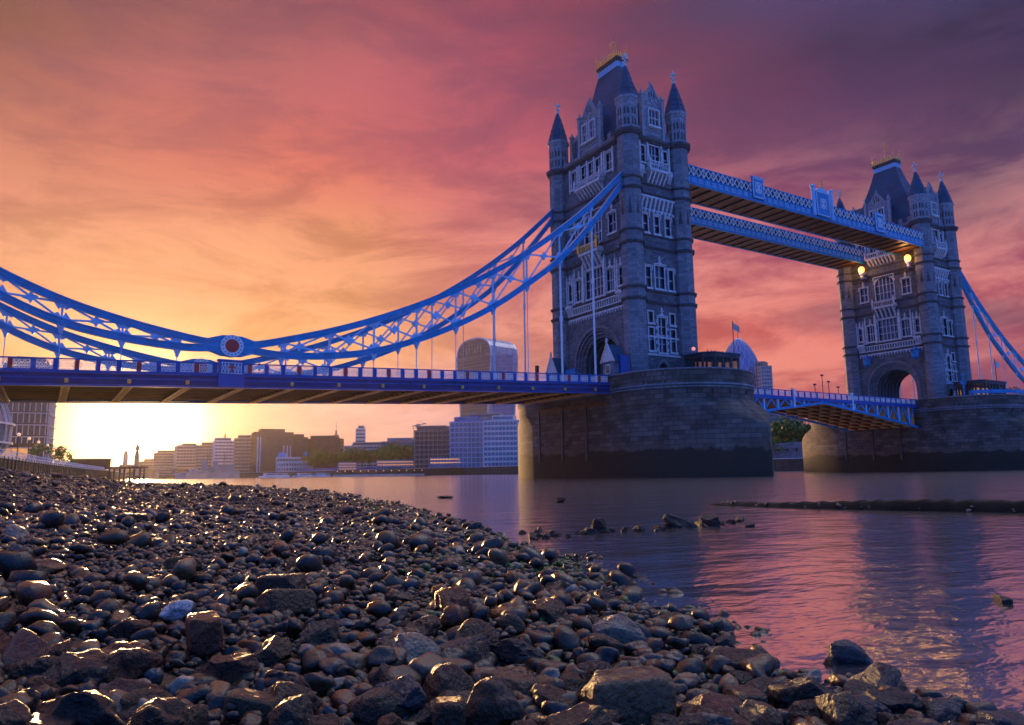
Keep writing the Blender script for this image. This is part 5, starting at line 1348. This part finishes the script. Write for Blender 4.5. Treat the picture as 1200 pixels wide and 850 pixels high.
# lit bracket lanterns under the walkways at the farther tower
flame = mat('lit lantern glass', (1,.6,.25), .4, emit=(1.0,.36,.06), es=3.2)
def lantern(x,y,z,label):
    r_=empty('bracket_lantern',(x,y,z),0,label,'lantern','lit lanterns under the walkways')
    mb=MB(); mb.lathe([(.15,-1.9),(.4,-1.5),(.3,-1.2),(.62,-.6),(.55,-.45)],8); mb.bar((0,0,-1.0),(1.8,0,-.2),.25); mb.bar((0,0,-1.6),(1.8,0,-1.4),.2); mb.build('bracket',portland,r_)
    mb=MB(); mb.lathe([(.45,-.45),(.68,.1),(.62,.7),(.3,1.0)],8); mb.build('lamp_glass',flame,r_,uv=False)
    mb=MB(); mb.lathe([(.4,1.0),(.12,1.3),(.05,1.7)],8); mb.build('cap',darkmetal,r_)
    l=bpy.data.lights.new('lantern_light','POINT'); l.energy=480; l.color=(1,.45,.12); l.shadow_soft_size=.6; lo=bpy.data.objects.new('lantern_light',l); C.objects.link(lo); lo.location=(x-1.1,y,z)
lantern(75.2,-6.7,45.0,'lit orange lantern under the right hand crested walkway')
lantern(75.2,4.0,45.0,'lit orange lantern under the left, lower walkway')
def blue_lantern(x,y,z,label):
    r_=empty('blue_lantern',(x,y,z),0,label,'lantern','blue box lanterns beside the far arch'); mb=MB(); mb.lathe([(.2,-1.3),(.8,-.8),(.95,.7),(.7,1.0),(.15,1.5)],6); mb.build('body',blue,r_); mb=MB(); mb.lathe([(.98,.6),(1.05,.72),(.98,.84)],6,cap=False); mb.build('rim',navy,r_)
    MB().box(.3,2.0,-.12,.12,-.2,.1).build('bracket',darkmetal,r_)
blue_lantern(75.3,4.6,24.3,'bright blue lantern left of the far road arch'); blue_lantern(75.3,-6.3,24.6,'bright blue lantern right of the far road arch')
# flags
def flag(x,y,z0,h,cols,label):
    r_=empty('flagpole',(x,y,z0),0,label,'flag','flags on the skyline'); mb=MB(); mb.tube([(0,0,0),(0,0,h)],.09,6); mb.build('pole',darkmetal,r_)
    mb=MB(); n=6
    for k in range(n): x0_,x1_=2.2*k/n,2.2*(k+1)/n; f=lambda t:(.18*math.sin(t*3)); mb.add([(x0_,f(x0_),h-1.5-.5*x0_),(x1_,f(x1_),h-1.5-.5*x1_),(x1_,f(x1_),h-.1-.5*x1_),(x0_,f(x0_),h-.1-.5*x0_)],[(0,1,2,3)])
    mb.build('cloth',cols,r_,fix=False)
flag(40.6,12,14,17.5,whiteb,'thin flagpole with a small drooping flag above the control cabin')
flag(129,12,14,18,whiteb,'small white flag flying right of the farther tower'); flag(101.6,-9.6,14.4,10.5,whiteb,'small white pennant below the right chain')
for i,(x,y,h) in enumerate(((52,0,6),(54,0,4.8),(49.5,0,4.0),(60,2,4.2))):
    r_=empty('street_lamp',(x,y,13.2),0,('tallest thin','second thin','short thin','lone thin')[i]+' street lamp on the lifting span left of the farther tower','street lamp','street lamps on the lifting span'); mb=MB(); mb.tube([(0,0,0),(0,0,h)],.07,6); mb.build('pole',darkmetal,r_); mb=MB(); mb.box(-.3,.3,-.15,.15,h,h+.3); mb.build('head',darkmetal,r_)

# ---------------------------------------------------------------- stones
def stone_material(name, attr=False, base=(.05,.045,.04), dark=.65, rough=(.20,.55), random_value=.35):
    m, nt, b = newmat(name); N, L = nt.nodes, nt.links
    t = N.new('ShaderNodeTexCoord') if not attr else N.new('ShaderNodeNewGeometry')
    co = t.outputs['Object'] if not attr else t.outputs['Position']
    n1_ = N.new('ShaderNodeTexNoise'); n1_.inputs['Scale'].default_value = 2.2 if not attr else 22; n1_.inputs['Detail'].default_value=7; n1_.inputs['Roughness'].default_value=.65; L.new(co,n1_.inputs['Vector'])
    if attr:
        a = N.new('ShaderNodeVertexColor'); a.layer_name='stone_colour'; src = a.outputs[0]
    else:
        rg = N.new('ShaderNodeRGB'); rg.outputs[0].default_value=(*base,1); oi = N.new('ShaderNodeObjectInfo'); mr = N.new('ShaderNodeMapRange'); L.new(oi.outputs['Random'],mr.inputs[0]); mr.inputs[3].default_value=1-random_value; mr.inputs[4].default_value=1+random_value
        hs = N.new('ShaderNodeHueSaturation'); L.new(mr.outputs[0],hs.inputs['Value']); L.new(rg.outputs[0],hs.inputs['Color']); src = hs.outputs[0]
    mr2 = N.new('ShaderNodeMapRange'); L.new(n1_.outputs['Fac'],mr2.inputs[0]); mr2.inputs[1].default_value=.3; mr2.inputs[2].default_value=.7; mr2.inputs[3].default_value=1-dark; mr2.inputs[4].default_value=1+dark*.8
    mx = N.new('ShaderNodeMix'); mx.data_type='RGBA'; mx.blend_type='MULTIPLY'; mx.inputs[0].default_value=1; L.new(src,mx.inputs[6]); L.new(mr2.outputs[0],mx.inputs[7]); L.new(mx.outputs[2],b.inputs['Base Color'])
    n2_ = N.new('ShaderNodeTexNoise'); n2_.inputs['Scale'].default_value = 9 if not attr else 90; n2_.inputs['Detail'].default_value=8; n2_.inputs['Roughness'].default_value=.6; L.new(co,n2_.inputs['Vector'])
    n3_ = N.new('ShaderNodeTexVoronoi'); n3_.inputs['Scale'].default_value = 7 if not attr else 60; L.new(co,n3_.inputs['Vector'])
    mr3 = N.new('ShaderNodeMapRange'); L.new(n1_.outputs['Fac'],mr3.inputs[0]); mr3.inputs[1].default_value=.35; mr3.inputs[2].default_value=.65; mr3.inputs[3].default_value=rough[0]; mr3.inputs[4].default_value=rough[1]; L.new(mr3.outputs[0],b.inputs['Roughness'])
    ad_ = N.new('ShaderNodeMath'); ad_.operation='MULTIPLY_ADD'; L.new(n3_.outputs['Distance'],ad_.inputs[0]); ad_.inputs[1].default_value=.25; L.new(n2_.outputs['Fac'],ad_.inputs[2])
    bp = N.new('ShaderNodeBump'); bp.inputs['Strength'].default_value=.55; bp.inputs['Distance'].default_value=.12 if not attr else .008; L.new(ad_.outputs[0],bp.inputs['Height']); L.new(bp.outputs[0],b.inputs['Normal'])
    b.inputs['Specular IOR Level'].default_value=.5
    return m
def rock_verts(seed, sub, kind):
    r0 = np.random.default_rng(seed)
    bm = bmesh.new(); bmesh.ops.create_icosphere(bm, subdivisions=sub, radius=1.0)
    V = np.array([v.co[:] for v in bm.verts]); F = np.array([[v.index for v in f.verts] for f in bm.faces]); bm.free()
    D = V/np.linalg.norm(V,axis=1,keepdims=True)
    rad = np.ones(len(V))
    ncut = {'round':6,'angular':17,'block':0}[kind]
    if kind == 'block':
        ax = np.array([1,.8,.7])*r0.uniform(.85,1.1,3); pw=7
        rad = (np.sum(np.abs(D/ax)**pw,axis=1))**(-1/pw)
        for _ in range(4):
            n_=r0.normal(size=3); n_/=np.linalg.norm(n_); d_=r0.uniform(.86,1.1); c_=D@n_; rad=np.where(c_>1e-3,np.minimum(rad,d_/np.maximum(c_,1e-3)),rad)
    else:
        p_ = 16 if kind=='round' else 85
        cuts=[]
        for _ in range(ncut):
            n_=r0.normal(size=3); n_/=np.linalg.norm(n_); cuts.append((n_, r0.uniform(.52,.92) if kind=='angular' else r0.uniform(.7,.95)))
        inv = np.ones(len(V))
        for n_,d_ in cuts: inv += np.maximum(0,(D@n_)/d_)**p_
        rad = inv**(-1/p_)
    for k_,amp in ((1.3,.16),(2.7,.06),(5.5,.035 if kind!='block' else .03),(11,.02),(19,.010)):
        ph=r0.uniform(0,6.28,6); w_=r0.normal(size=(3,3))*k_
        q=D@w_.T
        rad = rad*(1+amp*(np.sin(q[:,0]+ph[0])*np.cos(q[:,1]+ph[1])+.6*np.sin(q[:,2]+ph[2]))*(1 if kind!='block' else .35))
    S = D*rad[:,None]
    S *= np.array([1, r0.uniform(.68,.95), r0.uniform(.45,.75) if kind!='block' else r0.uniform(.7,.85)])
    return S.astype(np.float32), F
kinds = ['round','angular','angular','angular','angular','round','angular','angular','block','angular','round','angular']
PH = [rock_verts(100+i, 5, k) for i,k in enumerate(kinds)]     # close, individual stones
PM = [rock_verts(100+i, 3, k) for i,k in enumerate(kinds)]
PL = [rock_verts(100+i, 2, k) for i,k in enumerate(kinds)]
protomesh=[]
for i,(S,F) in enumerate(PH):
    me=bpy.data.meshes.new('stone'); me.from_pydata(S.tolist(),[],F.tolist()); me.polygons.foreach_set('use_smooth',[True]*len(me.polygons)); me.materials.append(None); protomesh.append(me)
PAL = [('dark slate grey',(.022,.018,.013),.28),('dark brown',(.050,.026,.010),.28),('grey brown',(.068,.044,.024),.16),('reddish brown',(.100,.028,.010),.10),('tan',(.14,.080,.036),.09),('bluish grey',(.036,.036,.038),.06),('pale speckled',(.21,.17,.12),.03)]
pal_m = [stone_material(a+' stone',False,c) for a,c,_ in PAL]
weed = (.045,.085,.010)
pp = np.array([w for _,_,w in PAL]); pp/=pp.sum()
# candidate stones, spacing grows slowly with the distance from the viewpoint
cand=[]
def scatter(n, r0_, r1_, a0, a1, smin, sfun):
    u = rng.uniform(0,1,n); rr = np.exp(np.log(r0_)+(np.log(r1_)-np.log(r0_))*u) if sfun=='log' else np.sqrt(r0_**2+(r1_**2-r0_**2)*u)
    aa = np.radians(rng.uniform(a0,a1,n)); x = CAM[0]+rr*np.sin(aa); y = CAM[1]+rr*np.cos(aa)
    d = shore_x(y)-x; wallx = np.interp(y,[q[1] for q in SW],[q[0] for q in SW])
    ok = (d>-.35)&(x>wallx+.4)
    edge = (d<0.05)&(rng.uniform(0,1,n)>.30); ok &= ~edge
    x,y,rr,d = x[ok],y[ok],rr[ok],d[ok]; k=len(x)
    s = smin*np.exp(rng.normal(0,.38,k)); s = np.where(rng.uniform(0,1,k)<.05, s*rng.uniform(1.6,2.6,k), s)
    return np.stack([x,y,s,d,rr],1)
A_ = scatter(44000,1.0,11,-25,88,.0265,'area')
B_ = scatter(46000,11,30,-12,50,.030,'log'); B_[:,2]*= (B_[:,4]/11)**.10
C_ = scatter(20000,30,150,-6,25,.045,'log'); C_[:,2]*= (C_[:,4]/30)**.35
D_ = scatter(5000,.15,1.3,-180,180,.030,'area')
S_ = np.concatenate([A_,B_,C_,D_]); 
# bigger stones towards the water and in the right foreground
S_[:,2] *= np.interp(S_[:,4],[1.5,3,5,11],[1.4,1.15,1.0,1.0]); S_[:,2] *= 1+.30*np.exp(-((S_[:,3]-1.0)/1.2)**2)*(S_[:,4]<14)
# named feature stones: x, y, half size, prototype kind, colour, squash, label
FEAT = [(-78.34,-87.50,.070,0,'W',(1,.8,.85),'smooth bluish white stone propped on the brown block'),
 (-78.29,-87.86,.085,8,'R',(1,.9,1.1),'squared reddish brown block standing in front of the white stone'),
 (-77.73,-86.83,.115,8,'B',(1,.8,.8),'broad dark wedge shaped block right of the white stone'),
 (-78.04,-85.65,.10,8,'B',(1.1,.7,.6),'low brown block behind the white stone'),
 (-78.77,-85.97,.17,3,'G',(1.3,.6,.42),'long flat elongated grey boulder at the left side'),
 (-78.99,-83.79,.14,5,'P',(1,.7,.5),'pale speckled boulder at the far left of the beach'),
 (-78.52,-87.63,.072,1,'R',(1,.8,.8),'round red brown stone left of the squared block'),
 (-78.42,-88.92,.080,4,'T',(1,.8,.75),'pale tan boulder cut by the bottom edge, left'),
 (-78.33,-88.39,.066,6,'G',(1.2,.8,.4),'flat pale grey stone below the squared block'),
 (-77.97,-88.83,.058,9,'R',(1,.9,.9),'pinkish red angular stone in the middle foreground'),
 (-77.66,-88.93,.105,2,'G',(.9,.85,1.1),'large grey boulder leaning left in the middle foreground'),
 (-77.83,-88.93,.075,8,'B',(.8,.8,1.2),'upright rounded brown block beside the large leaning boulder'),
 (-77.43,-88.60,.088,8,'T',(1.1,.8,.8),'square tan edged block behind the large leaning boulder'),
 (-77.22,-88.98,.120,8,'T',(1.2,.85,.9),'big squared sandstone block catching orange light'),
 (-77.45,-89.10,.115,1,'B',(1.3,.6,.5),'long rounded brown stone along the bottom edge'),
 (-76.86,-89.20,.100,4,'G',(1,.8,.7),'boulder with a glowing orange left face at the bottom edge'),
 (-76.28,-89.25,.115,6,'S',(1.2,.9,.6),'broad wet dark boulder near the lower right shore'),
 (-76.60,-89.20,.090,2,'S',(1.1,.9,.65),'wet ridged boulder left of the broad dark boulder'),
 (-76.65,-88.95,.085,8,'G',(1.1,.8,.6),'rounded square wet grey boulder at the lower shore'),
 (-76.13,-88.24,.075,3,'S',(1.1,.8,.7),'glossy black stone at the edge of the water'),
 (-76.44,-88.75,.070,7,'S',(1,.8,.7),'glossy slate stone beside the rounded square boulder'),
 (-75.68,-88.62,.052,9,'S',(1,.8,.8),'lone jagged rock standing in shallow water'),
 (-75.80,-88.95,.095,4,'S',(1.3,.8,.5),'long wet slab half in the water at lower right'),
 (-75.88,-89.40,.07,2,'S',(1,.8,.6),'last wet stone toward the lower right corner'),
 (-77.17,-87.05,.085,4,'T',(1.1,.8,.7),'tan mottled stone in the middle of the beach'),
 (-77.28,-86.60,.080,1,'B',(1,.8,.7),'brown rounded stone behind the tan mottled one'),
 (-75.82,-86.62,.095,2,'B',(1,.9,.7),'squat brown rock near the curve of the shore'),
 (-76.85,-87.70,.070,5,'G',(1,.8,.7),'smooth grey cobble in the centre of the beach'),
 (-75.88,-87.06,.095,6,'G',(1.1,.8,.6),'grey angular rock left of the shallow water'),
 (-75.05,-86.50,.10,8,'S',(1.2,.6,.35),'flat slab lying in the shallows'),
 (-75.79,-88.09,.060,1,'S',(1,.8,.7),'round black stone at the water edge'),
 (-77.85,-80.73,.16,8,'B',(1,.8,.7),'big brown block far up the left of the beach'),
 (-77.29,-85.51,.09,5,'R',(1,.8,.7),'red brown rounded stone up the slope'),
 (-78.9,-87.2,.085,4,'R',(1.1,.8,.5),'flat rust coloured stone at the left side'),
 (-74.45,-85.95,.075,4,'S',(1.2,.7,.4),'small dark rock islet in the shallows'),
 (-73.35,-88.30,.085,8,'S',(1.1,.6,.5),'twin topped rusty lump in the shallows to the right')]
ci = {'S':0,'B':1,'G':2,'R':3,'T':4,'L':5,'P':6}
wht = stone_material('bluish white stone',False,(.46,.47,.50),.35,(.5,.8),.05)
keep = np.ones(len(S_),bool)
for f in FEAT:
    dd = np.hypot(S_[:,0]-f[0],S_[:,1]-f[1]); keep &= ~(dd<f[2]*(1.5 if f[4]=='W' or f[3]==8 else .95))
# nothing may sit over the lens
keep &= ~((S_[:,4]<.45))
S_ = S_[keep]
def add_stone(x,y,s,proto,mm,sq,label,grp,lift=.35,rz=None,tilt=.2):
    o=bpy.data.objects.new('stone',protomesh[proto]); C.objects.link(o)
    z=float(ground_z(np.array(x),np.array(y))); o.location=(x,y,max(z,-.02)+s*sq[2]*lift); o.scale=(s*sq[0],s*sq[1]/.8,s*sq[2]/.65)
    o.rotation_euler=(rng.normal(0,tilt),rng.normal(0,tilt),rng.uniform(0,6.28) if rz is None else rz)
    o.material_slots[0].link='OBJECT'; o.material_slots[0].material=mm
    return tag(o,label,'stone',grp)
for i,f in enumerate(FEAT):
    add_stone(f[0],f[1],f[2],f[3],wht if f[4]=='W' else pal_m[ci[f[4]]],f[5],f[6],'notable stones of the foreshore',lift=(1.25,.8)[i] if i<2 else .65,rz=.6+i*.9,tilt=.12)
# the largest looking of the rest are stones of their own
x_,y_ = S_[:,0]-CAM[0],S_[:,1]-CAM[1]; fd = x_*_f[0]+y_*_f[1]; rd_ = x_*_r[0]+y_*_r[1]
view = (fd>.9)&(np.abs(rd_/np.maximum(fd,.01))<.70)&(S_[:,4]>1.55)
score = np.where(view, S_[:,2]/np.maximum(fd,.3), 0); order = np.argsort(-score)[:264]
solo = np.zeros(len(S_),bool); solo[order]=True
for i in order:
    x,y,s,d,rr = S_[i]; p_=int(rng.integers(len(kinds))); c=int(rng.choice(len(PAL),p=pp))
    if d<.8: c = [0,0,1,5][int(rng.integers(4))]
    shape={'round':'rounded','angular':'angular','block':'squared'}[kinds[p_]]
    side = rd_[i]/fd[i]
    place = ('at the water edge' if d<.5 else ('high on the left' if side<-.35 else 'left of centre' if side<-.05 else 'right of centre' if side<.3 else 'on the lower right'))
    near = 'in the front rows' if rr<2.8 else ('in the middle distance' if rr<5 else 'farther up the beach')
    size = 'large' if s>.075 else ('medium' if s>.05 else 'small')
    add_stone(x,y,min(s*1.18,.13),p_,pal_m[c],(1,.8,.65),f'{size} {PAL[c][0]} {shape} stone, {place}, {near}','cobbles of the foreshore',lift=float(rng.uniform(.1,.8)),tilt=.35)
def merged(name, S, protos, lift=(.0,.9), wet=True):
    Vs=[];Fs=[];Cs=[];off=0
    n=len(S); pi_=rng.integers(len(protos),size=n); ca=rng.choice(len(PAL),p=pp,size=n)
    pal=np.array([c for _,c,_ in PAL])
    for k in range(len(protos)):
        idx=np.where(pi_==k)[0]
        if not len(idx): continue
        P,F=protos[k]; nv=len(P); s=S[idx,2]; m_=len(idx)
        rz=rng.uniform(0,6.28,m_); rx=rng.normal(0,.35,m_); ry=rng.normal(0,.35,m_)
        cz,sz=np.cos(rz),np.sin(rz); cx,sx=np.cos(rx),np.sin(rx); cy,sy=np.cos(ry),np.sin(ry)
        Rz=np.zeros((m_,3,3)); Rz[:,0,0]=cz;Rz[:,0,1]=-sz;Rz[:,1,0]=sz;Rz[:,1,1]=cz;Rz[:,2,2]=1
        Rx=np.zeros((m_,3,3)); Rx[:,0,0]=1;Rx[:,1,1]=cx;Rx[:,1,2]=-sx;Rx[:,2,1]=sx;Rx[:,2,2]=cx
        Ry=np.zeros((m_,3,3)); Ry[:,1,1]=1;Ry[:,0,0]=cy;Ry[:,0,2]=sy;Ry[:,2,0]=-sy;Ry[:,2,2]=cy
        M_=Rz@Rx@Ry; Q=np.einsum('nij,vj->nvi',M_,P)*s[:,None,None]
        z=ground_z(S[idx,0],S[idx,1])+s*rng.uniform(*lift,m_)
        Q+=np.stack([S[idx,0],S[idx,1],z],1)[:,None,:]
        Vs.append(Q.reshape(-1,3)); Fs.append((F[None]+ (off+np.arange(m_)*nv)[:,None,None]).reshape(-1,3)); off+=m_*nv
        col_=pal[ca[idx]]*rng.uniform(.6,1.35,m_)[:,None]
        d=S[idx,3]; wd=(d<2.0)&(s<.055)&(rng.uniform(0,1,m_)<np.clip(.55*(S[idx,4]>6)*(1-d/2.2)+.12,0,1))&(d>-.2)&(S[idx,4]>3)
        col_[wd]=np.array(weed)*rng.uniform(.7,1.5,wd.sum())[:,None]
        wet_=(d<.35)&~wd; col_[wet_]*=.6
        Cs.append(np.repeat(col_,nv,axis=0))
    V=np.concatenate(Vs).astype(np.float32); F=np.concatenate(Fs).astype(np.int32); Cc=np.concatenate(Cs)
    me=bpy.data.meshes.new(name); me.vertices.add(len(V)); me.vertices.foreach_set('co',V.ravel()); me.loops.add(F.size); me.loops.foreach_set('vertex_index',F.ravel())
    me.polygons.add(len(F)); me.polygons.foreach_set('loop_start',np.arange(0,F.size,3,dtype=np.int32)); me.polygons.foreach_set('loop_total',np.full(len(F),3,np.int32)); me.polygons.foreach_set('use_smooth',np.ones(len(F),bool)); me.update(calc_edges=True)
    ca_=me.color_attributes.new('stone_colour','FLOAT_COLOR','POINT'); ca_.data.foreach_set('color',np.concatenate([Cc,np.ones((len(Cc),1))],1).astype(np.float32).ravel())
    me.materials.append(shingle_m); o=bpy.data.objects.new(name,me); C.objects.link(o); o['kind']='stuff'; o['label']='countless smaller dark cobbles and pebbles covering the foreshore'; return o
shingle_m = stone_material('shingle',True)
rest = S_[~solo]
nearm = rest[:,4]<3.6; midm = (rest[:,4]>=3.6)
Vn = rest[nearm]; 
pebbles = merged('shingle', Vn, PM)
q2 = merged('shingle_far', rest[midm], PL)
# join the two into one sheet of shingle
bpy.ops.object.select_all(action='DESELECT'); q2.select_set(True); pebbles.select_set(True); bpy.context.view_layer.objects.active=pebbles; bpy.ops.object.join()
# fine grit between them
gr_=scatter(42000,1.0,9,-40,100,.011,'area'); gr_[:,2]=np.clip(gr_[:,2],.005,.03)
grit = merged('grit', gr_, [rock_verts(300+i,1,'round') for i in range(5)], lift=(.1,1.6)); grit['label']='fine wet grit filling the gaps between the cobbles'

# rocks and the long low bar in the water
blackrock=stone_material('black weedy rock',False,(.012,.009,.006),.6,(.4,.8),.2)
def water_rocks(name, pts, label, cat, grp, mi=0):
    for i,(x,y,s,sq) in enumerate(pts):
        o=bpy.data.objects.new(name,protomesh[(2,4,6,9,8)[i%5]]); C.objects.link(o); o.location=(x,y,s*.15); o.scale=(s*sq[0],s*sq[1],s*sq[2]); o.rotation_euler=(rng.normal(0,.2),rng.normal(0,.2),rng.uniform(0,6))
        o.material_slots[0].link='OBJECT'; o.material_slots[0].material=blackrock; tag(o,label[i] if isinstance(label,list) else label,cat,grp)
J=[(-71.6,-81.9,.20,(.8,.8,1.9)),(-70.2,-82.05,.27,(1.4,.8,1.15)),(-69.55,-82.1,.22,(1.3,.9,1.2)),(-72.35,-81.3,.11,(1,1,1)),(-71.95,-82.1,.09,(1,.9,1.2)),(-71.1,-82.2,.13,(1.2,.9,1)),(-70.75,-82.3,.10,(1,.9,1)),(-72.9,-82.3,.10,(1,1,.9)),(-69.0,-81.6,.17,(1.5,.8,.9)),(-68.4,-81.8,.13,(1.6,.8,.8)),(-72.7,-81.4,.09,(1,1,.9))]+[(float(rng.uniform(-73.2,-68.6)),float(-82+rng.normal(0,.22)),float(rng.uniform(.04,.10)),(1.2,.9,1.0)) for _ in range(34)]
water_rocks('stone',J,['upright block of rubble at the left of the rock cluster in the water','widest rubble mound in the rock cluster in the water','second rubble mound, right of the widest']+['small rock of the cluster standing in the shallow water']*42,'stone','rock cluster in the water')
K=[(-65.6,-72.5,.2,(1.4,1,.5)),(-64.5,-71.0,.15,(1.5,1,.5)),(-66.2,-66.0,.25,(1.4,1,.4))]
water_rocks('stone',K,'lone flat rock in the water beyond the weedy shore','stone','lone flat rocks')
bar=empty('rubble_bar',(0,0,0),0,'long low dark bar of rubble lying across the river at right','rubble bar')
P_=[(-63.9,-77.2),(-63.7,-79.5),(-63.3,-81.5),(-62.6,-83.5),(-61.4,-86.0),(-60,-89.5)]
mb=MB(); V=[];F=[]; n=90
for i in range(n+1):
    t_=i/n*(len(P_)-1); k=min(int(t_),len(P_)-2); a_=np.array(P_[k]); b_=np.array(P_[k+1]); q=a_+(b_-a_)*(t_-k); h=.03+.19*min(1,i/40)+.02*math.sin(i*1.7)+.012*math.sin(i*4.1)
    for o_,z in ((-.55,-.15),(-.35,h*.8),(0,h),(.4,h*.75),(.65,-.15)): V.append((q[0]+o_,q[1]+.2*o_,z))
for i in range(n):
    for k in range(4): F.append((i*5+k,(i+1)*5+k,(i+1)*5+k+1,i*5+k+1))
barm=mat('black silt',(.008,.007,.005),.9,var=.4,bump=.5,bscale=20,spec=.2)
mb.v=V; mb.f=F; mb.build('bank',barm,bar,smooth=True)
nb_=260; bs=np.zeros((nb_,5))
tt=rng.uniform(0,1,nb_)**.7*(len(P_)-1); PP=np.array(P_)
bs[:,0]=np.interp(tt,range(len(P_)),PP[:,0])+rng.normal(0,.28,nb_); bs[:,1]=np.interp(tt,range(len(P_)),PP[:,1])+rng.normal(0,.2,nb_); bs[:,2]=.05*np.exp(rng.normal(0,.35,nb_)); bs[:,3]=0; bs[:,4]=1
_gz=ground_z; ground_z=lambda x,y:np.full(np.shape(x),.06)
PAL_=PAL; rb=merged('rubble_stones',bs,PL,lift=(-.4,.8)); rb.parent=bar; ground_z=_gz

# ---------------------------------------------------------------- haze over the river
hm=bpy.data.materials.new('evening haze'); hm.use_nodes=True; hn=hm.node_tree.nodes; hn.clear(); hv=hn.new('ShaderNodeVolumePrincipled'); ho_=hn.new('ShaderNodeOutputMaterial'); hm.node_tree.links.new(hv.outputs[0],ho_.inputs['Volume'])
hv.inputs['Color'].default_value=(.95,.84,.70,1); hv.inputs['Density'].default_value=.00006; hv.inputs['Anisotropy'].default_value=.70
hz=MB().box(-700,1500,-350,1500,-3.0,190).build('haze',hm,None,uv=False); hz['kind']='stuff'; hz['label']='thin evening haze over the river'
